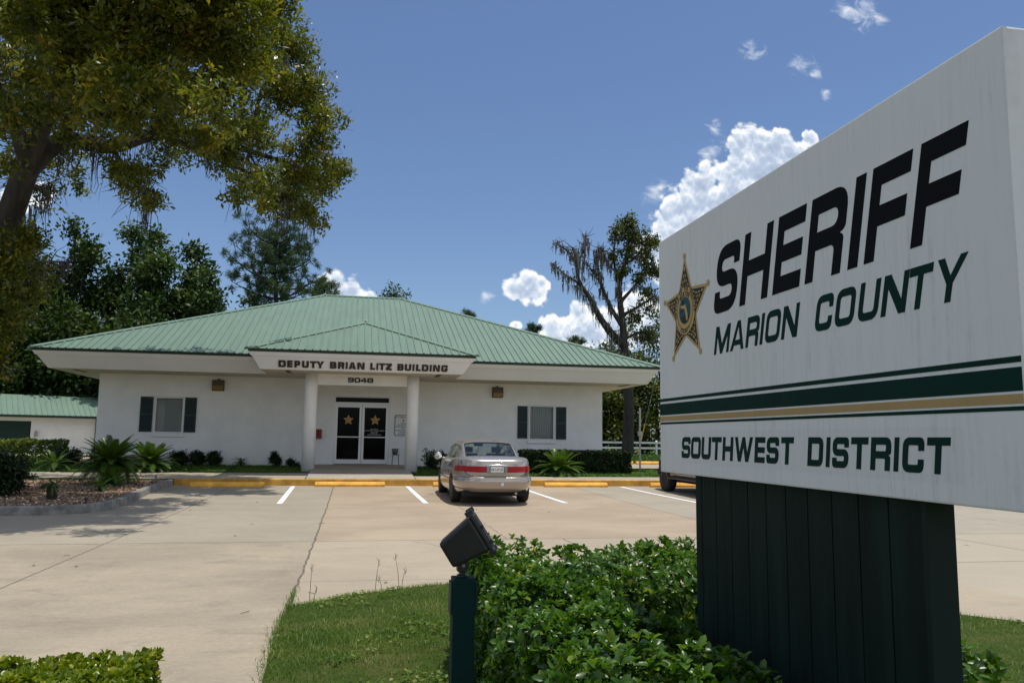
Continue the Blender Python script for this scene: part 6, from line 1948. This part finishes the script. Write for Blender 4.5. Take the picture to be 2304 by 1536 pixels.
# ------------------------------------------------------------------ shrubs and hedges
def in_box(n, box, shell=.14, rough=.06):
    """points just under the skin of a box (no bottom), with outward normals"""
    x0, x1, y0, y1, z0, z1 = box
    ar = np.array([(x1 - x0) * (y1 - y0), (x1 - x0) * (z1 - z0), (x1 - x0) * (z1 - z0), (y1 - y0) * (z1 - z0), (y1 - y0) * (z1 - z0)])
    f = rng.choice(5, n, p=ar / ar.sum())
    P = np.stack([rng.uniform(x0, x1, n), rng.uniform(y0, y1, n), rng.uniform(z0, z1, n)], 1)
    A = np.zeros((n, 3))
    for k, (ax, val, sg) in enumerate(((2, z1, 1), (1, y0, -1), (1, y1, 1), (0, x0, -1), (0, x1, 1))):
        q = f == k
        P[q, ax] = val; A[q, ax] = sg
    ph = P * np.array([5.1, 6.3, 7.7])
    wob = rough * (np.sin(ph[:, 0] + 1.3 * np.sin(ph[:, 1])) + np.sin(ph[:, 1] * 1.3 + ph[:, 2] + 1.0)) * .6
    dep = np.abs(rng.normal(0, shell * .55, n)) + wob
    P = P - A * dep[:, None]
    A[:, 2] += .45
    return P, unit(A + rng.normal(0, .38, A.shape))


def hedge(name, label, boxes, dens, L, Wd, mt, k=7, hires=True, group=None, base=(0, 0, 0), stems=0, cat='hedge', inner=0, rough=.06, shell=.14, spread=(25, 75), droop=.28):
    t = thing(name, label, cat, base, group)
    ps = []
    for b in boxes:
        area = 2 * ((b[1] - b[0]) + (b[3] - b[2])) * (b[5] - b[4]) + (b[1] - b[0]) * (b[3] - b[2])
        P, A = in_box(int(dens * area), b, shell, rough)
        ps.append(sprigs(P, A, k, L, Wd, spread, droop, hires))
        if inner:
            n = int(inner * (b[1] - b[0]) * (b[3] - b[2]) * (b[5] - b[4]))
            P = np.stack([rng.uniform(b[0] + .08, b[1] - .08, n), rng.uniform(b[2] + .08, b[3] - .08, n), rng.uniform(b[4], b[5] - .08, n)], 1)
            ps.append(sprigs(P, rdir(n, .3), 5, L, Wd, spread, droop, False))
    V, F = merge(ps)
    part('foliage', mesh_np('foliage', V, F, [mt]), t)
    if stems:
        mb = MB()
        for b in boxes:
            for _ in range(max(1, int(stems * (b[1] - b[0]) * (b[3] - b[2])))):
                x, y = rnd.uniform(b[0] + .1, b[1] - .1), rnd.uniform(b[2] + .1, b[3] - .1)
                zt_ = b[5] - rnd.uniform(.05, .2)
                mb.tube(wiggle((x, y, b[4] - .1), (x + rnd.uniform(-.2, .2), y + rnd.uniform(-.2, .2), zt_), 5, .03), [.012, .010, .008, .006, .004], 5, False)
        part('stems', mb.mesh('stems', M['bark'], recalc=False), t)
    return t


hedge('hedge', 'glossy green broadleaf hedge wrapped round the base of the big sign', [(.84, 1.56, 2.72, 3.62, .03, .66), (.78, 1.50, 3.5, 4.9, .03, .62), (.80, 2.75, 4.7, 5.85, .03, .70), (.95, 1.62, 2.5, 3.0, .03, .60)],
      360, .059, .032, G_HEDGE, 7, True, base=(1.2, 4.2, 0), stems=40, inner=420, rough=.09)
hedge('shrub', 'small leafy shrub peeking out behind the green pedestal', [(1.92, 2.16, 2.38, 2.74, .10, .80)], 200, .055, .028, G_HEDGE, 6, True, base=(2.1, 2.7, 0), stems=60, cat='shrub', shell=.2)
hedge('lime_hedge', 'low yellow-green clipped hedge in the bottom left corner', [(-2.6, -.66, 2.0, 3.17, .03, .722)], 2300, .035, .018, G_LIME, 7, True, base=(-1.5, 2.6, 0), stems=30, inner=500, rough=.02, spread=(15, 60), droop=.15, shell=.10)
hedge('yellow_hedge', 'sunlit yellow-green hedge in front of the outbuilding', [(-16.5, -9.95, 30.2, 31.1, .42, 1.23), ], 240, .085, .045, G_YHEDGE, 6, False, base=(-13, 30.6, .44), stems=6, inner=60, rough=.05)
hedge('clipped_hedge', 'long dark clipped hedge along the right half of the front wall', [(5.75, 9.58, 26.75, 27.75, .32, 1.10)], 430, .080, .050, G_DARK, 6, False, base=(7.6, 27.2, .35), inner=500, rough=.012, shell=.10)


def shrub(name, label, lobes, n, L, mt, base, per=24, group=None, stems=5):
    t = thing(name, label, 'shrub', base, group)
    part('foliage', crown_mesh('foliage', lobes, n, per, L * .6, L, L * .55, mt, shell=.4), t)
    mb = MB()
    for _ in range(stems):
        q = rnd.choice(lobes)
        mb.tube(wiggle(base, (q[0], q[1], q[2] + q[3] * .3), 4, .04), [.02, .016, .012, .006], 5, False)
    part('stems', mb.mesh('stems', M['bark'], recalc=False), t)
    return t


def ball(x0, x1, y, z0, z1, n=7):
    out = []
    w_ = (x1 - x0) / 2; h_ = (z1 - z0) / 2
    for k in range(n):
        a = k * 2.4
        out.append(((x0 + x1) / 2 + math.cos(a) * w_ * .42, y + math.sin(a) * w_ * .4, z0 + h_ + math.sin(k * 1.7) * h_ * .42, min(w_, h_) * .62))
    return out


shrub('dark_shrub', 'large dark bush at the left edge of the mulch bed', ball(-8.1, -6.72, 19.0, .1, 1.15, 14) + ball(-9.3, -7.6, 19.4, .1, 1.05, 10), 520, .085, G_DARK, (-7.6, 19.1, bz(19)))
SHR = 'dark shrubs along the front wall'
shrub('wall_shrub', 'wide dark shrub behind the largest sago palm', ball(-9.9, -8.75, 29.2, .40, 1.05, 8) + ball(-8.95, -7.5, 29.2, .40, 1.08, 8), 420, .06, G_DARK, (-8.9, 29.2, .42), group=SHR)
shrub('wall_shrub', 'first of three clipped dark shrubs under the left window, beside the low palm', ball(-6.2, -5.45, 29.1, .40, .95, 9), 230, .055, G_DARK, (-5.8, 29.1, .42), group=SHR)
shrub('wall_shrub', 'middle one of the three clipped dark shrubs under the left window', ball(-5.52, -4.92, 29.1, .40, .94, 8), 200, .055, G_DARK, (-5.2, 29.1, .42), group=SHR)
shrub('wall_shrub', 'rightmost of the three clipped dark shrubs under the left window', ball(-4.95, -4.38, 29.1, .40, .97, 8), 200, .055, G_DARK, (-4.7, 29.1, .42), group=SHR)
shrub('wall_shrub', 'upright little bush against the wall left of the porch', ball(-2.84, -2.42, 28.95, .42, .84, 6) + [(-2.63, 28.95, .84, .13)], 120, .055, G_DARK, (-2.63, 28.95, .42), group=SHR)
shrub('wall_shrub', 'smallest bush at the foot of the left porch column', ball(-2.26, -1.98, 28.95, .42, .72, 5) + [(-1.86, 28.95, .5, .09)], 80, .05, G_DARK, (-2.1, 28.95, .42), group=SHR)
shrub('wall_shrub', 'loose dark bush between the right column and the sedan', ball(2.32, 2.95, 27.6, .40, 1.12, 8) + ball(2.8, 3.6, 27.8, .4, 1.1, 8) + ball(3.4, 4.4, 27.9, .4, 1.05, 8), 330, .06, G_DARK, (2.8, 27.7, .4), group=SHR)
# edging tufts of shadow-dark groundcover at the wall foot are left to the lawn itself

# small things in the mulch bed
mb = MB().lathe([(.13, -.03), (.12, .05), (.08, .11), (.02, .13)], (-7.15, 21.0, bz(21)), 12)
solo('tree_stump', mb.mesh('tree_stump', M['palmtrunk'], smooth=True), 'low dark stump in the mulch near the dark bush', 'stump')
mb = MB().lathe([(.018, -.02), (.018, .10), (.035, .10), (.035, .15), (.01, .16)], (-4.98, 16.75, bz(17)), 10)
solo('garden_spike', mb.mesh('garden_spike', M['plasticblack']), 'short black garden spike light beside the bed kerb', 'garden light')
mb = MB().box(-5.35, -5.15, 23.35, 23.55, bz(23.4) - .02, bz(23.4) + .09).lathe([(.02, .09), (.02, .15), (.03, .15), (.03, .18)], (-5.25, 23.45, bz(23.4)), 10)
solo('utility_box', mb.mesh('utility_box', M['kerb'], bevel=.01), 'small pale concrete block with a black cap in the corner of the mulch bed', 'utility box')


# ------------------------------------------------------------------ ground cover (uncountable)
def in_poly(P, poly):
    x, y = P[:, 0], P[:, 1]; c = np.zeros(len(P), bool); n = len(poly)
    for i in range(n):
        x0, y0 = poly[i]; x1, y1 = poly[(i + 1) % n]
        hit = ((y0 > y) != (y1 > y)) & (x < (x1 - x0) * (y - y0) / ((y1 - y0) if y1 != y0 else 1e-9) + x0)
        c ^= hit
    return c


def blades(P, H, Wd, lean=.5):
    n = len(P)
    an = rng.uniform(0, 6.283, n); s_ = np.stack([np.cos(an), np.sin(an), np.zeros(n)], 1)
    ln = np.stack([-np.sin(an), np.cos(an), np.zeros(n)], 1) * rng.normal(0, lean, n)[:, None]
    H = np.broadcast_to(H, (n,))[:, None]; Wd = np.broadcast_to(Wd, (n,))[:, None]
    up = np.array([[0, 0, 1.0]])
    m1 = P + (up * .6 + ln * .35) * H; tp = P + (up * .92 + ln * 1.0) * H
    V = np.stack([P - s_ * Wd * .5, P + s_ * Wd * .5, m1 + s_ * Wd * .38, m1 - s_ * Wd * .38, tp], 1).reshape(-1, 3)
    o = (np.arange(n) * 5)[:, None]
    return V, [o + np.array([[0, 1, 2, 3]]), o + np.array([[3, 2, 4]])]


def patch_noise(P, s):
    return .5 + .25 * (np.sin(P[:, 0] * s + 1.7 * np.sin(P[:, 1] * s * .8)) + np.sin(P[:, 1] * s * 1.3 + 1.1 * np.sin(P[:, 0] * s * 1.7 + 2)))


n = 150000
P = np.stack([rng.uniform(-.62, 7.4, n), rng.uniform(2.6, 8.6, n), np.full(n, .012)], 1)
edge = rng.normal(0, .035, (n, 2)); Q = P.copy(); Q[:, :2] += edge
keep = in_poly(Q, ISL)
dn = patch_noise(P, 2.6)
keep &= rng.uniform(0, 1, n) < np.clip(.25 + 1.15 * dn, .12, 1)
keep &= ~((P[:, 0] > .9) & (P[:, 0] < 1.9) & (P[:, 1] < 5.6) & (P[:, 1] > 2.7) & (rng.uniform(0, 1, n) < .8))
P = P[keep]
far = np.linalg.norm(P[:, :2], axis=1)
hh = (.018 + .030 * rng.uniform(0, 1, len(P)) ** 1.5) * (.7 + .6 * patch_noise(P, 1.7))
V1 = blades(P, hh, .0042, 1.0)
n = 3000                                                     # clover-like weeds
P = np.stack([rng.uniform(-.5, 7, n), rng.uniform(2.8, 8.4, n), np.full(n, .015)], 1)
P = P[in_poly(P, ISL) & (patch_noise(P, 3.3) > .62)]
P = np.repeat(P, 6, 0) + rng.normal(0, .035, (len(P) * 6, 3)) * np.array([1, 1, 0]) + np.array([0, 0, .025])
V2 = leaf_quads(P, unit(rdir(len(P)) * np.array([1, 1, .3])), unit(rdir(len(P), 1.5)), .034, .022)
n = 1500                                                      # ragged runners over the concrete edge
ip = np.array(ISL[1:12]); seg = rng.integers(0, len(ip) - 1, n); u = rng.uniform(0, 1, n)[:, None]
P2 = ip[seg] * (1 - u) + ip[seg + 1] * u + rng.normal(0, .022, (n, 2)); P2 = np.concatenate([P2, np.full((n, 1), .008)], 1)
V3 = blades(P2, .040 * rng.uniform(.5, 1.2, n), .005, 1.3)
V, F = merge([V1, V2, V3])
o = solo('grass', mesh_np('grass', V, F, [G_GRASS]), 'patchy sunlit grass on the island in front of the sign', 'grass', kind='stuff')

n = 90000
P = np.stack([rng.uniform(-20, 20, n), rng.uniform(25.2, 36, n) ** 1.0, np.zeros(n)], 1)
k_ = ((P[:, 0] < -1.35) & (P[:, 1] > 26.52) & (P[:, 1] < 29.45) & (P[:, 0] > -8.6)) | ((P[:, 0] < -8.6) & (P[:, 1] > 26.52) & (P[:, 1] < 30.4 + (-9 - P[:, 0]) * .1)) | ((P[:, 0] > 1.9) & (P[:, 1] > 25.22) & (P[:, 1] < 29.45) & (P[:, 0] < 9.5)) | ((P[:, 0] > 9.4) & (P[:, 1] > 25.22) & (P[:, 1] < 28.55))
P = P[k_]; P[:, 2] = [lawn_h(y) - .005 for y in P[:, 1]]
V1 = blades(P, .075 * rng.uniform(.5, 1.2, len(P)), .018, .6)
n = 26000
P = np.stack([rng.uniform(9.6, 30, n), rng.uniform(34.1, 57, n), np.full(n, .44)], 1)
V2 = blades(P, .11 * rng.uniform(.5, 1.2, n), .05, .6)
V, F = merge([V1, V2])
solo('lawn_grass', mesh_np('lawn_grass', V, F, [G_GRASSF]), 'short green lawn along the building front and beyond the side lot', 'grass', kind='stuff')

n = 16000
P = np.stack([rng.uniform(-11, -4.7, n), rng.uniform(16.2, 23.9, n), np.zeros(n)], 1)
P = P[in_poly(P, bed_in)]; P[:, 2] = [lot_h(y) + .137 for y in P[:, 1]]
D = unit(rdir(len(P)) * np.array([1, 1, .35])); N = unit(rdir(len(P), 1.0))
V, F = leaf_quads(P, D, N, .075 * rng.uniform(.4, 1.2, len(P)), .036, .1)
G_CHIP = leaf_mat('mulch_chip', [(0, (.08, .048, .03)), (.35, (.24, .155, .10)), (.65, (.44, .31, .21)), (1, (.66, .54, .42))], .9, .1, 0.0, .25, 2.5)
solo('mulch_chips', mesh_np('mulch_chips', V, F, [G_CHIP]), 'brown and tan wood chips covering the planting bed', 'mulch', kind='stuff')

# pale stones under the sign hedge
mb = MB()
for _ in range(420):
    x, y = rnd.uniform(.85, 1.9), rnd.uniform(2.5, 5.6); s_ = rnd.uniform(.012, .035)
    mb.lathe([(s_ * .6, -.002), (s_, s_ * .4), (s_ * .6, s_ * .85), (s_ * .1, s_)], (x, y, .016), 6)
solo('gravel', mb.mesh('gravel', mat('pale_stone', (.48, .46, .42), .9, var=.3, vscale=40), smooth=True), 'pale gravel under the hedge at the base of the big sign', 'gravel', kind='stuff')

# litter: twigs and fallen leaves on the concrete
mb = MB()
for _ in range(46):
    x, y = rnd.uniform(-5, 10), rnd.uniform(5.5, 20)
    if in_poly(np.array([[x, y]]), ISL)[0]: continue
    z = lot_h(y) + .006; a = rnd.uniform(0, 6.28); l_ = rnd.uniform(.03, .11)
    if rnd.random() < .5: mb.tube([(x, y, z), (x + math.cos(a) * l_ * .5, y + math.sin(a) * l_ * .5, z + .004), (x + math.cos(a + .3) * l_, y + math.sin(a + .3) * l_, z)], .0025, 5)
    else: mb.add([(x, y, z), (x + .02, y + .012, z + .012), (x + .05, y, z + .004), (x + .02, y - .014, z + .008)], [(0, 1, 2, 3)])
solo('leaf_litter', mb.mesh('leaf_litter', mat('dry_leaf', (.11, .07, .035), .9, var=.4, vscale=9), recalc=False), 'scattered dry twigs and leaves on the concrete', 'leaf litter', kind='stuff')


def weed(label, pts):
    t = thing('weed', label, 'weed', (pts[0][0], pts[0][1], .01), 'tall weeds at the lawn edge')
    mb = MB()
    for (x, y, h_, lean) in pts:
        tip = Vector((x + lean, y, h_))
        mb.tube([(x, y, .0), (x + lean * .4, y, h_ * .55), tuple(tip)], [.0030, .0025, .0012], 5)
        for k in range(5):
            a = rnd.uniform(-1, 1)
            mb.tube([tuple(tip - Vector((0, 0, .012 * k))), tuple(tip + Vector((a * .03, rnd.uniform(-.02, .02), .035 - .012 * k)))], [.0022, .001], 4)
    part('stalks', mb.mesh('stalks', mat('weed_stalk', (.10, .085, .04), .8)), t)


weed('tall thin seed-headed weed at the lawn edge left of the floodlight', [(.26, 8.02, .30, .03), (.33, 8.06, .14, -.03)])
weed('thin weed stalk at the lawn edge nearest the floodlight post', [(.50, 8.1, .34, -.05), (.52, 8.12, .2, .03)])
weed('thin weed stalk at the corner where the long crack meets the grass', [(-.34, 7.75, .30, .01), (-.30, 7.7, .12, .02)])
n = 260
P = np.stack([rng.normal(-.5, .022, n), rng.uniform(7.35, 8.4, n), np.full(n, .002)], 1)
P = P[rng.uniform(0, 1, len(P)) < np.clip((8.5 - P[:, 1]) / .9, 0, 1)]
V, F = blades(P, .06 * rng.uniform(.4, 1.1, len(P)), .005, .8)
solo('crack_grass', mesh_np('crack_grass', V, F, [G_GRASS]), 'tuft of yellowish grass growing out of the long crack', 'grass', kind='stuff')
